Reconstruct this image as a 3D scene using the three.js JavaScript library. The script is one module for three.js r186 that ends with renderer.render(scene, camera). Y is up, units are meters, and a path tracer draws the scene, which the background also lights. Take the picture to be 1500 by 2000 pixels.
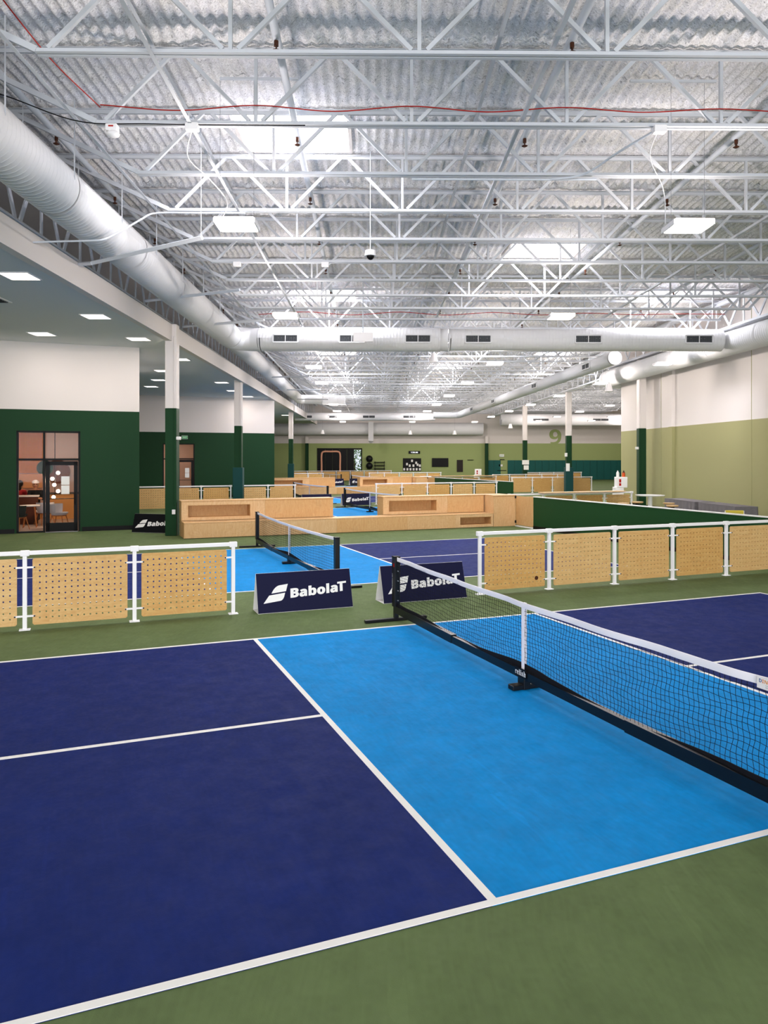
import * as THREE from 'three';
import { RoundedBoxGeometry } from 'three/addons/geometries/RoundedBoxGeometry.js';
import { mergeGeometries } from 'three/addons/utils/BufferGeometryUtils.js';
import { RectAreaLightUniformsLib } from 'three/addons/lights/RectAreaLightUniformsLib.js';
import { FontLoader } from 'three/addons/loaders/FontLoader.js';
import { TextGeometry } from 'three/addons/geometries/TextGeometry.js';
import { MarchingCubes } from 'three/addons/objects/MarchingCubes.js';

// ---------------------------------------------------------------- camera, lights, exposure
const scene = new THREE.Scene();
const camera = new THREE.PerspectiveCamera(2 * Math.atan(1000 / 1439) * 180 / Math.PI, 0.75, 0.1, 300);
camera.position.set(0, 2.33, 0);
camera.rotation.y = -0.65 * Math.PI / 180;
camera.setViewOffset(1500, 2000, 0, 105, 1500, 2000);          // shift lens: verticals stay vertical
const renderer = new THREE.WebGLRenderer({ antialias: true });
renderer.toneMapping = THREE.LinearToneMapping;
renderer.toneMappingExposure = 1.06;
renderer.shadowMap.enabled = true;
RectAreaLightUniformsLib.init();
scene.background = new THREE.Color(0.75, 0.82, 0.9);
const HIGH_BAY = 52, EDGE = 380, SKYLIGHT = 26, PANEL_LIGHT = 40, WINDOW = 14;           // radiance of the three kinds of lamp
const WARM = new THREE.Color(1.0, 0.895, 0.84), DAY = new THREE.Color(0.94, 0.945, 1.0);

// ---------------------------------------------------------------- helpers
let seed = 20240611;
const rnd = () => { seed |= 0; seed = seed + 0x6D2B79F5 | 0; let t = Math.imul(seed ^ seed >>> 15, 1 | seed); t = t + Math.imul(t ^ t >>> 7, 61 | t) ^ t; return ((t ^ t >>> 14) >>> 0) / 4294967296; };
const rr = (a, b) => a + (b - a) * rnd();
const AL = 21.09 * Math.PI / 180, CA = Math.cos(AL), SA = Math.sin(AL), CX = 1.5015, CD = 7.436;
const V = (x, y, d) => new THREE.Vector3(x, y, -d);                             // hall frame: right, up, depth
const K = (u, v, y = 0) => V(CX + u * CA - v * SA, y, CD + u * SA + v * CA);    // court frame: along the sideline, along the net
const used = {};
const numbered = (n) => { const k = used[n] = (used[n] ?? -1) + 1; return k ? n + '_' + String(k).padStart(3, '0') : n; };
const ORD = ['first', 'second', 'third', 'fourth', 'fifth', 'sixth', 'seventh', 'eighth', 'ninth', 'tenth', 'eleventh', 'twelfth', 'thirteenth', 'fourteenth', 'fifteenth', 'sixteenth', 'seventeenth', 'eighteenth', 'nineteenth', 'twentieth'];
const ord = (i) => i < 20 ? ORD[i] : i < 29 ? 'twenty-' + ORD[i - 20] : i === 29 ? 'thirtieth' : i < 39 ? 'thirty-' + ORD[i - 30] : 'fortieth';
function tag(o, label, category, group, kind) {
  if (label) o.userData.label = label;
  if (category) o.userData.category = category;
  if (group) o.userData.group = group;
  if (kind) o.userData.kind = kind;
  return o;
}
function thing(name, label, category, pos, turn = 0, group) {
  const g = new THREE.Group(); g.name = numbered(name); scene.add(g);
  if (pos) g.position.copy(pos);
  g.rotation.y = turn;
  return tag(g, label, category, group);
}
function part(name, geo, m, parent = scene, label) {
  const g = Array.isArray(geo) ? join(geo) : geo;
  const o = new THREE.Mesh(g, m); o.castShadow = o.receiveShadow = true;
  o.name = parent === scene ? numbered(name) : name;
  if (label) o.userData.label = label;
  parent.add(o); return o;
}
function struct(name, geo, m, label) {
  const o = part(name, geo, m); o.name = name; tag(o, label, null, null, 'structure'); return o;
}
function sgroup(name, label, pos, turn = 0) {
  const g = new THREE.Group(); g.name = name; scene.add(g); if (pos) g.position.copy(pos); g.rotation.y = turn;
  return tag(g, label, null, null, 'structure');
}
function join(list) {
  if (list.length === 1) return list[0];
  const l = list.map((g) => g.index ? g.toNonIndexed() : g);
  for (const g of l) for (const k of Object.keys(g.attributes)) if (!['position', 'normal', 'uv'].includes(k)) g.deleteAttribute(k);
  return mergeGeometries(l);
}
function tri(g, ox = 0, oy = 0, flip = false) {                // uv in metres from the dominant face direction
  if (g.index) g = g.toNonIndexed();
  const p = g.attributes.position, n = g.attributes.normal, uv = new Float32Array(p.count * 2);
  for (let i = 0; i < p.count; i++) {
    const ax = Math.abs(n.getX(i)), ay = Math.abs(n.getY(i)), az = Math.abs(n.getZ(i));
    let a, b;
    if (ay >= ax && ay >= az) { a = p.getX(i); b = p.getZ(i); } else if (ax >= az) { a = p.getZ(i); b = p.getY(i); } else { a = p.getX(i); b = p.getY(i); }
    if (flip) [a, b] = [b, a];
    uv[2 * i] = a + ox; uv[2 * i + 1] = b + oy;
  }
  g.setAttribute('uv', new THREE.BufferAttribute(uv, 2)); return g;
}
const bx = (w, h, d, x = 0, y = 0, z = 0, rx = 0, ry = 0, rz = 0) => {
  const g = new THREE.BoxGeometry(w, h, d);
  if (rx) g.rotateX(rx); if (ry) g.rotateY(ry); if (rz) g.rotateZ(rz);
  return tri(g.translate(x, y, z));
};
const rb = (w, h, d, r, x = 0, y = 0, z = 0, seg = 2) => tri(new RoundedBoxGeometry(w, h, d, seg, r).translate(x, y, z));
const bar = (a, b, w, h = w) => {                              // a straight bar between two points
  const d = new THREE.Vector3().subVectors(b, a), L = d.length();
  const g = new THREE.BoxGeometry(w, L, h);
  g.applyQuaternion(new THREE.Quaternion().setFromUnitVectors(new THREE.Vector3(0, 1, 0), d.normalize()));
  return g.translate((a.x + b.x) / 2, (a.y + b.y) / 2, (a.z + b.z) / 2);
};
const rod = (a, b, r, n = 6, r2 = r) => {
  const d = new THREE.Vector3().subVectors(b, a), L = d.length();
  const g = new THREE.CylinderGeometry(r2, r, L, n);
  g.applyQuaternion(new THREE.Quaternion().setFromUnitVectors(new THREE.Vector3(0, 1, 0), d.normalize()));
  return g.translate((a.x + b.x) / 2, (a.y + b.y) / 2, (a.z + b.z) / 2);
};
const tube = (pts, r, n = 6, seg = pts.length * 6) => new THREE.TubeGeometry(new THREE.CatmullRomCurve3(pts, false, 'centripetal'), seg, r, n);
const cyl = (r1, r2, h, n, x = 0, y = 0, z = 0) => new THREE.CylinderGeometry(r1, r2, h, n).translate(x, y, z);
const v3 = (x, y, z) => new THREE.Vector3(x, y, z);

// ---------------------------------------------------------------- textures
function vnoise(n) {                                           // tileable value noise table
  const t = new Float32Array(n * n); for (let i = 0; i < n * n; i++) t[i] = rnd();
  return (x, y) => {
    const xi = Math.floor(x), yi = Math.floor(y), fx = x - xi, fy = y - yi, sx = fx * fx * (3 - 2 * fx), sy = fy * fy * (3 - 2 * fy);
    const m = (a) => ((a % n) + n) % n, a = m(xi), b = m(xi + 1), c = m(yi) * n, d = m(yi + 1) * n;
    return (t[c + a] * (1 - sx) + t[c + b] * sx) * (1 - sy) + (t[d + a] * (1 - sx) + t[d + b] * sx) * sy;
  };
}
const N = [vnoise(8), vnoise(16), vnoise(32), vnoise(64), vnoise(128), vnoise(256)];
function tex(size, fn, srgb = true, metres = 1, metresY = metres) {
  const d = new Uint8Array(size * size * 4);
  for (let y = 0; y < size; y++) for (let x = 0; x < size; x++) {
    const c = fn(x / size, y / size), i = 4 * (y * size + x);
    d[i] = c[0]; d[i + 1] = c[1]; d[i + 2] = c[2]; d[i + 3] = 255;
  }
  const t = new THREE.DataTexture(d, size, size); t.wrapS = t.wrapT = THREE.RepeatWrapping; t.magFilter = THREE.LinearFilter; t.minFilter = THREE.LinearMipmapLinearFilter; t.generateMipmaps = true;
  if (srgb) t.colorSpace = THREE.SRGBColorSpace;
  t.repeat.set(1 / metres, 1 / metresY); t.needsUpdate = true; return t;
}
const cl = (x) => Math.max(0, Math.min(255, x));
const grey = (f) => (x, y) => { const v = cl(255 * f(x, y)); return [v, v, v]; };
// birch plywood: grain along v (texture x across the grain)
const woodTex = tex(1024, (x, y) => {
  const w = N[1](x * 16 + 2.2 * N[0](x * 8, y * 8), y * 16 * 0.25) , f = N[4](x * 128, y * 8), ff = N[5](x * 256, y * 16);
  const fl = 0.5 + 0.5 * Math.sin(38 * (w + 0.35 * N[0](x * 8, y * 8)));
  const k = 0.965 + 0.022 * fl + 0.035 * (f - 0.5) + 0.03 * (ff - 0.5), p = N[2](x * 32, y * 8) > 0.9 ? 0.975 : 1;
  return [cl(255 * k * p), cl(250 * k * k * p), cl(240 * k * k * k * p)];
}, true, 2.44, 1.22);
const courtTex = tex(1024, (x, y) => {
  const a = N[0](x * 8, y * 8), b = N[2](x * 32, y * 32), c = N[4](x * 128, y * 128), s = N[5](x * 256 + 6 * a, y * 32);
  const sc = N[3](x * 64, y * 6 + 2 * a) > 0.93 ? 8 : 0;
  const k = 240 + 12 * (a - 0.5) + 12 * (b - 0.5) + 10 * (c - 0.5) + 10 * (s - 0.5) + sc; return [cl(k), cl(k), cl(k)];
}, true, 4);
const courtRough = tex(512, grey((x, y) => 0.8 + 0.12 * (N[2](x * 32, y * 32) - 0.5) + 0.1 * (N[4](x * 128, y * 128) - 0.5)), false, 3);
const gritBump = tex(512, grey((x, y) => 0.5 + 0.5 * (N[5](x * 256, y * 256) - 0.5) + 0.4 * (N[4](x * 128, y * 128) - 0.5)), false, 0.8);
const foamTex = tex(1024, (x, y) => {
  const a = N[1](x * 16, y * 16), b = N[4](x * 128, y * 128), c = N[5](x * 256, y * 256), d = N[3](x * 64, y * 64);
  let k = 236 + 14 * (a - 0.5) + 30 * (b - 0.5) + 34 * (c - 0.5);
  if (b * 0.5 + d * 0.5 < 0.3) k -= 26 * (0.3 - (b * 0.5 + d * 0.5)) / 0.12;
  const w = 0.03 * (N[0](x * 8, y * 8) - 0.4);
  return [cl(k * (1 + w * 0.5)), cl(k * (0.992 + w * .2)), cl(k * (1.0 - w))];
}, true, 2.2);
const foamBump = tex(1024, grey((x, y) => 0.5 + 0.7 * (N[4](x * 128, y * 128) - 0.5) + 0.5 * (N[5](x * 256, y * 256) - 0.5) + 0.3 * (N[3](x * 64, y * 64) - 0.5)), false, 2.2);
const plasterBump = tex(256, grey((x, y) => 0.5 + 0.5 * (N[5](x * 256, y * 256) - 0.5) + 0.4 * (N[3](x * 64, y * 64) - 0.5)), false, 1);
const clothTex = tex(256, grey((x, y) => 0.86 + 0.1 * (N[5](x * 256, y * 64) - 0.5) + 0.1 * (N[5](x * 64, y * 256) - 0.5)), true, 0.5);

// ---------------------------------------------------------------- materials
const std = (c, rough = 0.6, o = {}) => new THREE.MeshPhysicalMaterial({ color: c, roughness: rough, specularIntensity: 0.35, ...o });
const phys = (c, rough, o) => new THREE.MeshPhysicalMaterial({ color: c, roughness: rough, specularIntensity: 0.2, ...o });
const M = {
  floor: phys('#66774d', 1.0, { map: courtTex, roughnessMap: courtRough, bumpMap: gritBump, bumpScale: 0.0008 }),
  navy: phys('#15286a', 1.0, { map: courtTex, roughnessMap: courtRough, bumpMap: gritBump, bumpScale: 0.0008 }),
  sky: phys('#0090dc', 1.0, { map: courtTex, roughnessMap: courtRough, bumpMap: gritBump, bumpScale: 0.0008 }),
  line: std('#f1eeea', 0.6, { bumpMap: gritBump, bumpScale: 0.0006 }),
  foam: std('#fbfbfc', 0.95, { map: foamTex, bumpMap: foamBump, bumpScale: 0.009 }),
  steel: std('#c8cbd1', 0.7, {}),
  pipe: std('#cdd2da', 0.5),
  duct: std('#d6d6d8', 0.6),
  white: std('#e0d9d5', 0.7, { bumpMap: plasterBump, bumpScale: 0.0006 }),
  soffit: std('#dfe3e6', 0.85),
  olive: std('#a09d70', 0.7, { bumpMap: plasterBump, bumpScale: 0.0006 }),
  farolive: std('#9caa70', 0.7, { bumpMap: plasterBump, bumpScale: 0.0006 }),
  green: std('#143a1f', 0.6, { bumpMap: plasterBump, bumpScale: 0.0006 }),
  halfgreen: std('#194423', 0.55),
  teal: std('#1b5a55', 0.55),
  tealdark: std('#164442', 0.6),
  black: std('#09090b', 0.5),
  blackMetal: std('#0d0e12', 0.35, { specularIntensity: 0.7 }),
  rail: std('#f6f3f4', 0.38),
  ply: [std('#ddbb90', 0.5, { map: woodTex }), std('#e1c29a', 0.5, { map: woodTex }), std('#d9b485', 0.5, { map: woodTex })],
  panel: [std('#dab67e', 0.48, { map: woodTex }), std('#debd88', 0.48, { map: woodTex }), std('#d7b073', 0.48, { map: woodTex })],
  edge: std('#c99c66', 0.55),
  navySign: std('#20213f', 0.5),
  signWhite: std('#e6e4e2', 0.6),
  cord: std('#0d0e13', 0.8),
  tape: std('#fbf6fa', 0.8, {}),
  hem: std('#121218', 0.75),
  glass: new THREE.MeshPhysicalMaterial({ color: '#ffffff', roughness: 0.02, transmission: 1, thickness: 0, ior: 1.45, specularIntensity: 0.08 }),
  lamp: std('#fff6e8', 0.5, { emissive: WARM, emissiveIntensity: 5 }),
  lampPanel: std('#fff6e8', 0.5, { emissive: WARM, emissiveIntensity: 4 }),
  daylight: std('#f6f8ff', 0.5, { emissive: DAY, emissiveIntensity: 12 }),
  window: std('#dfe6ee', 0.6, { emissive: DAY, emissiveIntensity: 1.0 }),
  red: std('#b02018', 0.5), brown: std('#4a2a1c', 0.5), grille: std('#5d6063', 0.55), grilleDark: std('#33363a', 0.7),
  paper: std('#f0efec', 0.8), wire: std('#8f9096', 0.5), grey: std('#8b868a', 0.9, { map: clothTex }),
};
// ================================================================ the setting
const HALL = { ceil: 8.23, top: 8.16, bot: 7.075, soffit: 5.95, far: 80, back: -14 };
const XR = (d) => 15.0 - 0.0577 * d;                            // face of the right wall
struct('floor', tri(new THREE.BoxGeometry(60, 0.2, 98).translate(4, -0.1, -34)), M.floor, 'matt green painted sports floor between the courts');
// skylights: x0, x1, first joist, in the roof deck
const JD = (n) => 8.70 + 1.843 * n;
const SKY = [[-2.45, -0.5, 2], [3.75, 5.75, 6], [-2.85, -0.75, 9], [9.3, 11.2, 9], [3.4, 5.6, 20], [-3.3, -1.1, 17], [-3.9, -1.3, 25], [3.3, 5.5, 13], [9.0, 11.0, 17], [3.0, 5.2, 28]].map(([a, b, n]) => ({ a, b, d0: JD(n) + 0.12, d1: JD(n + 1) - 0.12, n }));
{ // ceiling: sprayed foam over a ribbed steel deck, ribs running down the hall
  const RIB = 0.164, rows = [];
  for (let d = 4; d < 80; d += d < 22 ? 0.2 : d < 40 ? 0.34 : 0.6) rows.push(d);
  rows.push(80);
  for (let n = -2; n < 39; n++) for (const o of [-0.2, -0.12, 0, 0.12, 0.2]) rows.push(JD(n) + o);
  for (const s of SKY) rows.push(s.d0, s.d1);
  rows.sort((a, b) => a - b);
  const D = rows.filter((d, i) => d >= 4 && d <= 80 && (i === 0 || d - rows[i - 1] > 0.03));
  const X = []; for (let x = -6.6; x < 26; x += RIB / 6) X.push(x);
  const W = X.length, pos = [], uv = [], idx = [];
  const prof = (x) => { const p = ((x / RIB) % 1 + 1) % 1; return 0.5 - 0.5 * Math.cos(2 * Math.PI * p); };
  for (const d of D) {
    const n = Math.round((d - 8.70) / 1.843), o = Math.abs(d - JD(n)), band = Math.max(0, 1 - Math.max(0, o - 0.1) / 0.1);
    for (const x of X) {
      const r = prof(x) ** 0.8, lump = 0.022 * (N[4](x * 7, d * 7) - 0.5) + 0.03 * (N[3](x * 2.3, d * 2.3) - 0.5);
      let y = HALL.ceil + 0.055 * r + lump - band * (0.035 + 0.035 * r + 0.03 * (N[4](x * 5 + 9, d * 5) - 0.5));
      pos.push(x, y, -d); uv.push(x, d);
    }
  }
  for (let j = 0; j < D.length - 1; j++) for (let i = 0; i < W - 1; i++) {
    const dm = (D[j] + D[j + 1]) / 2, xm = (X[i] + X[i + 1]) / 2;
    if (xm > XR(dm) + 0.4 && dm < 38.2) continue;
    if (SKY.some((s) => xm > s.a && xm < s.b && dm > s.d0 && dm < s.d1)) continue;
    const a = j * W + i, b = a + 1, c = a + W, e = c + 1; idx.push(a, b, c, b, e, c);
  }
  const g = new THREE.BufferGeometry(); g.setAttribute('position', new THREE.Float32BufferAttribute(pos, 3)); g.setAttribute('uv', new THREE.Float32BufferAttribute(uv, 2)); g.setIndex(idx); g.computeVertexNormals();
  struct('ceiling', g, M.foam, 'ribbed metal roof deck sprayed with rough white insulation foam');
  struct('ceiling_slab', [bx(50, 0.2, 98, 4, 8.85, -34)], M.white, 'flat roof slab over the deck');
  struct('ceiling_back', [bx(32, 0.3, 18.4, 8, 8.4, 5.1)], M.foam, 'roof deck behind the viewpoint');
}
for (const [i, s] of SKY.entries()) {
  const w = s.b - s.a, l = s.d1 - s.d0, cx = (s.a + s.b) / 2, cd = (s.d0 + s.d1) / 2;
  const g = thing('skylight', `bright white square roof skylight, ${['nearest of all, above the near net', 'second row, right of the hanging dome camera', 'behind the left high bay lights before the cross duct', 'close to the right wall', 'far, right of centre', 'far left, just past the cross duct', 'farthest left', 'hidden beside the cross duct', 'far right', 'farthest right'][i]}`, 'skylight', V(cx, HALL.ceil, cd), 0, 'roof skylights');
  part('curb', [bx(0.06, 0.32, l + 0.12, -w / 2 - 0.03, 0.12, 0), bx(0.06, 0.32, l + 0.12, w / 2 + 0.03, 0.12, 0), bx(w, 0.32, 0.06, 0, 0.12, -l / 2 - 0.03), bx(w, 0.32, 0.06, 0, 0.12, l / 2 + 0.03)], M.white, g);
  part('diffuser', bx(w, 0.02, l, 0, 0.27, 0), M.daylight, g, 'glowing white diffuser');
  const L = new THREE.RectAreaLight(DAY, SKYLIGHT, w * 0.96, l * 0.96); L.position.set(0, 0.24, 0); L.rotation.x = -Math.PI / 2; g.add(L);
}
// right wall, its return and the outer walls
{
  const a = Math.atan(0.0577), len = 52.4, mid = 12.1;
  const wr = sgroup('wall_right', 'long right wall, olive below and white above', V(XR(mid), 0, mid), a);
  part('lower_paint', bx(0.3, 3.72, len, 0.15, 1.86, 0), M.olive, wr, 'olive green lower part');
  part('upper_paint', bx(0.3, 4.98, len, 0.15, 3.72 + 2.49, 0), M.white, wr, 'white upper part');
  for (const z of [-21.5, -14.2, -6.9, 0.4, 7.7]) part('control_joint', bx(0.012, 8.6, 0.018, -0.004, 4.3, z), M.olive, wr);
  part('pilaster', bx(0.14, 3.72, 0.34, -0.07, 1.86, -20.3), M.olive, wr); part('pilaster', bx(0.14, 4.8, 0.34, -0.07, 6.12, -20.3), M.white, wr);
  struct('baseboard_right', bx(0.02, 0.1, 52, 0, 0.05, 0).rotateY(a).translate(XR(mid) - 0.012, 0, -mid), M.black, 'thin black base along the right wall');
  struct('wall_return', [bx(16, 8.7, 0.3, 21.0, 4.35, -38.1)], M.white, 'end of the right wall turning away');
  struct('wall_outer', [bx(0.3, 8.7, 98, 29, 4.35, -34), bx(0.3, 8.7, 98, -24, 4.35, -34)], M.white, 'outer side walls of the hall');
  struct('wall_back', [bx(56, 0.4, 0.3, 2, 0.2, 14.2), bx(56, 3.9, 0.3, 2, 6.75, 14.2), bx(17, 4.4, 0.3, -17.5, 2.6, 14.2), bx(16, 4.4, 0.3, 21.5, 2.6, 14.2)], M.white, 'white wall behind the viewpoint with a window band');
  const wb = sgroup('window_1', 'wide daylit window band behind the viewpoint', V(2.25, 2.6, -14.2));
  for (let i = 0; i < 9; i++) { part('pane', bx(2.38, 4.3, 0.02, -9.99 + i * 2.5, 0, 0), M.window, wb, 'frosted daylit pane'); part('mullion', bx(0.1, 4.4, 0.12, -11.2 + i * 2.5, 0, 0), M.black, wb); }
  const WL = new THREE.RectAreaLight(DAY, WINDOW, 22.4, 4.3); WL.position.set(0, 0, -0.1); wb.add(WL);
  const wf = sgroup('wall_far', 'far end wall, olive below and white above', V(0, 0, 80));
  part('lower_paint', [bx(23.66, 3.94, 0.3, -14.17, 1.97, -0.15), bx(31.5, 3.94, 0.3, 14.25, 1.97, -0.15), bx(0.84, 0.7, 0.3, -1.92, 3.59, -0.15), bx(0.84, 0.2, 0.3, -1.92, 0.1, -0.15)], M.farolive, wf, 'olive green lower part');
  part('upper_paint', bx(56, 4.8, 0.3, 2, 3.94 + 2.4, -0.15), M.white, wf, 'white upper part');
}
// left side: soffit, fascia
struct('ceiling_soffit', bx(18, 0.1, 91, -15.2, 6.0, -31.5), M.soffit, 'smooth grey lowered ceiling along the left side');
struct('trim_1', [bx(0.18, 0.5, 91, -6.2, 6.1, -31.5)], M.white, 'white fascia beam at the edge of the lowered ceiling');
// left walls in the court direction
function courtWall(name, label, u0, u1, v, openings, h = 5.95) {   // a wall facing the courts, dark green below, white above
  const g = sgroup(name, label, K(0, v), AL), lo = [], hi = [];
  let c = u0;
  for (const [a, b, top] of openings) { lo.push(bx(a - c, 3.85, 0.2, (a + c) / 2, 1.925, -0.1)); lo.push(bx(b - a, 3.85 - top, 0.2, (a + b) / 2, (3.85 + top) / 2, -0.1)); c = b; }
  lo.push(bx(u1 - c, 3.85, 0.2, (u1 + c) / 2, 1.925, -0.1));
  hi.push(bx(u1 - u0, h - 3.85, 0.2, (u0 + u1) / 2, (h + 3.85) / 2, -0.1));
  part('lower_paint', lo, M.green, g, 'dark green lower part'); part('upper_paint', hi, M.white, g, 'white upper part');
  return g;
}
courtWall('wall_left', 'left wall with the glazed door, dark green below and white above', -15, -2.58, 19, [[-6.2, -4.37, 3.19]]);
courtWall('wall_rear', 'further left wall behind the columns, dark green below and white above', -12, 6.4, 38, [[-0.17, 1.63, 3.19]]);
{
  const s = sgroup('wall_side', 'side wall turning away behind the left wall', K(0, 0), AL);
  part('lower_paint', [bx(0.2, 3.85, 7, -2.68, 1.925, -22.7), bx(0.2, 3.85, 30, 6.3, 1.925, -53.2)], M.green, s); part('upper_paint', [bx(0.2, 2.1, 7, -2.68, 4.9, -22.7), bx(0.2, 2.1, 30, 6.3, 4.9, -53.2)], M.white, s);
  for (const [n, a, b, v] of [['baseboard_left', -15, -6.25, 19], ['baseboard_door', -4.32, -2.58, 19], ['baseboard_rear', -12, 6.4, 38]])
    struct(n, bx(b - a, 0.14, 0.02, (a + b) / 2, 0.07, -v + 0.012).applyMatrix4(new THREE.Matrix4().makeRotationY(AL)).translate(CX, 0, -CD), M.black, 'black base strip along the ' + (v < 20 ? (a < -5 ? 'left wall, left of the door' : 'left wall, right of the door') : 'further left wall'));
}
// ---------------------------------------------------------------- columns
function column(x, d, label, paint, side = 1, top = 6.36) {
  const c = thing('steel_column', label, 'column', V(x, 0, d), 0, 'steel columns'), w = 0.34;
  part('lower_shaft', [rb(w, paint, w, 0.015, 0, paint / 2, 0)], M.green, c, 'dark green painted lower part');
  part('upper_shaft', [rb(w, top - paint, w, 0.015, 0, (top + paint) / 2, 0)], M.white, c, 'white painted upper part');
  part('conduit', [cyl(0.014, 0.014, paint - 0.9, 6, 0.1 * side, 0.9 + (paint - 0.9) / 2, w / 2 + 0.012)], M.green, c);
  part('conduit', [cyl(0.014, 0.014, 6 - paint, 6, 0.1 * side, paint + (6 - paint) / 2, w / 2 + 0.012)], M.white, c);
  return c;
}
const c1 = column(-6.15, 22.35, 'nearest left column, green below and white above, before the wooden bench', 3.83);
part('outlet_box', rb(0.1, 0.14, 0.05, 0.01, 0.1, 0.72, 0.2), M.rail, c1);
part('wall_lamp', [rb(0.12, 0.1, 0.16, 0.02, 0.22, 2.93, 0.1)], M.signWhite, c1);
const c2 = column(-6.39, 34.4, 'second left column, dark padding around its foot, behind the fence', 3.83); part('foot_padding', rb(0.46, 1.9, 0.46, 0.03, 0, 0.95, 0), M.tealdark, c2);
const c3 = column(-6.6, 57.5, 'far left column beside the end of the green wall', 3.83); part('foot_padding', rb(0.46, 1.9, 0.46, 0.03, 0, 0.95, 0), M.tealdark, c3);
const c4 = column(12.42, 34.3, 'column standing against the end of the right wall', 3.72, -1, 6.93); part('wall_lamp', rb(0.14, 0.12, 0.12, 0.02, -0.24, 2.8, 0.1), M.signWhite, c4);
const c5 = column(12.45, 47.4, 'right column with dark padded foot near the painted number', 3.78, 1, 6.58); part('foot_padding', rb(0.5, 1.75, 0.5, 0.03, 0, 0.87, 0), M.tealdark, c5);
part('notice_sheet', [rb(0.24, 0.5, 0.02, 0.005, -0.12, 1.75, 0.27), rb(0.16, 0.24, 0.1, 0.02, -0.22, 2.55, 0.2)], M.paper, c5);
const c6 = column(12.1, 59.6, 'farthest right column carrying two white notices', 3.78, 1, 6.58); part('notice_sheet', [rb(0.55, 0.36, 0.02, 0.005, 0, 2.0, 0.28), rb(0.4, 0.36, 0.02, 0.005, 0.05, 1.58, 0.28)], M.paper, c6);
tag(part('duct_drop', [rb(0.55, 2.0, 0.3, 0.02, 0, 0, 0), new THREE.CylinderGeometry(0.39, 0.2, 0.25, 4).rotateY(Math.PI / 4).translate(0, -1.1, 0)], M.duct), 'white vertical duct drop in front of the big far duct', 'duct').position.copy(V(-0.5, 5.15, 77.7)); column(10.9 * 1.1, 79.5, 'far column between the olive wall and the teal padding', 3.94, 1, 4.7);
column(-7.4, 79.5, 'far left column in the corner of the end wall', 3.94, 1, 4.7);
// ---------------------------------------------------------------- roof joists
const NX = (k) => -1.71 + 2.225 * k;
const angle = (L) => [bx(L, 0.065, 0.008, 0, 0.033, 0.018), bx(L, 0.008, 0.05, 0, 0.004, 0.042), bx(L, 0.065, 0.008, 0, 0.033, -0.018), bx(L, 0.008, 0.05, 0, 0.004, -0.042)];
const webBox = new THREE.BoxGeometry(1, 1, 1);
function web(parent, x0, y0, x1, y1, w, name) {
  const m = new THREE.Mesh(webBox, M.steel); m.name = name; m.castShadow = m.receiveShadow = true;
  const dx = x1 - x0, dy = y1 - y0, L = Math.hypot(dx, dy);
  m.scale.set(w, L, 0.05); m.position.set((x0 + x1) / 2, (y0 + y1) / 2, 0); m.rotation.z = -Math.atan2(dx, dy); parent.add(m); return m;
}
for (let n = -1; n < 39; n++) {
  const d = JD(n); if (d > 79.4) break;
  const x1 = d < 38.2 ? XR(d) - 0.75 : 25, h = HALL.top - HALL.bot, g = thing('roof_joist', `white open web steel roof joist, ${n < 0 ? 'just outside the view' : ord(n) + ' from the camera'}`, 'joist', V(0, HALL.bot, d), 0, 'roof joists');
  part('bottom_chord', angle(x1 - 0.9 + 3.98).map((q) => q.translate((x1 - 0.9 - 3.98) / 2, 0, 0)), M.steel, g);
  part('top_chord', angle(x1 + 6.3).map((q) => q.rotateX(Math.PI).translate((x1 - 6.3) / 2, h, 0)), M.steel, g);
  const segs = [[-3.98, 0.05, -6.1, h - 0.05, 0.075, 'end_web']];
  const last = Math.floor((x1 - 1.0 + 1.71) / 2.225);
  for (let k = -1; k <= last; k++) {
    const x = NX(k);
    if (k >= 0) segs.push([x, 0.06, x, h - 0.06, 0.045, 'vertical_web']);
    if (k >= 0) segs.push([x - 0.09, 0.07, x - 1.05, h - 0.04, 0.052, 'diagonal_web']);
    if (k < last || x + 1.05 < x1 - 0.2) segs.push([x + 0.09, 0.07, x + 1.05, h - 0.04, 0.052, 'diagonal_web']);
  }
  segs.push([x1 - 0.95, 0.05, x1 - 0.02, h - 0.05, 0.075, 'end_web']);
  if (n < 18) for (const s of segs) web(g, ...s);
  else part('web', segs.map(([a, b, c, e, w]) => bar(v3(a, b, 0), v3(c, e, 0), w, 0.05)), M.steel, g);
}
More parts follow.
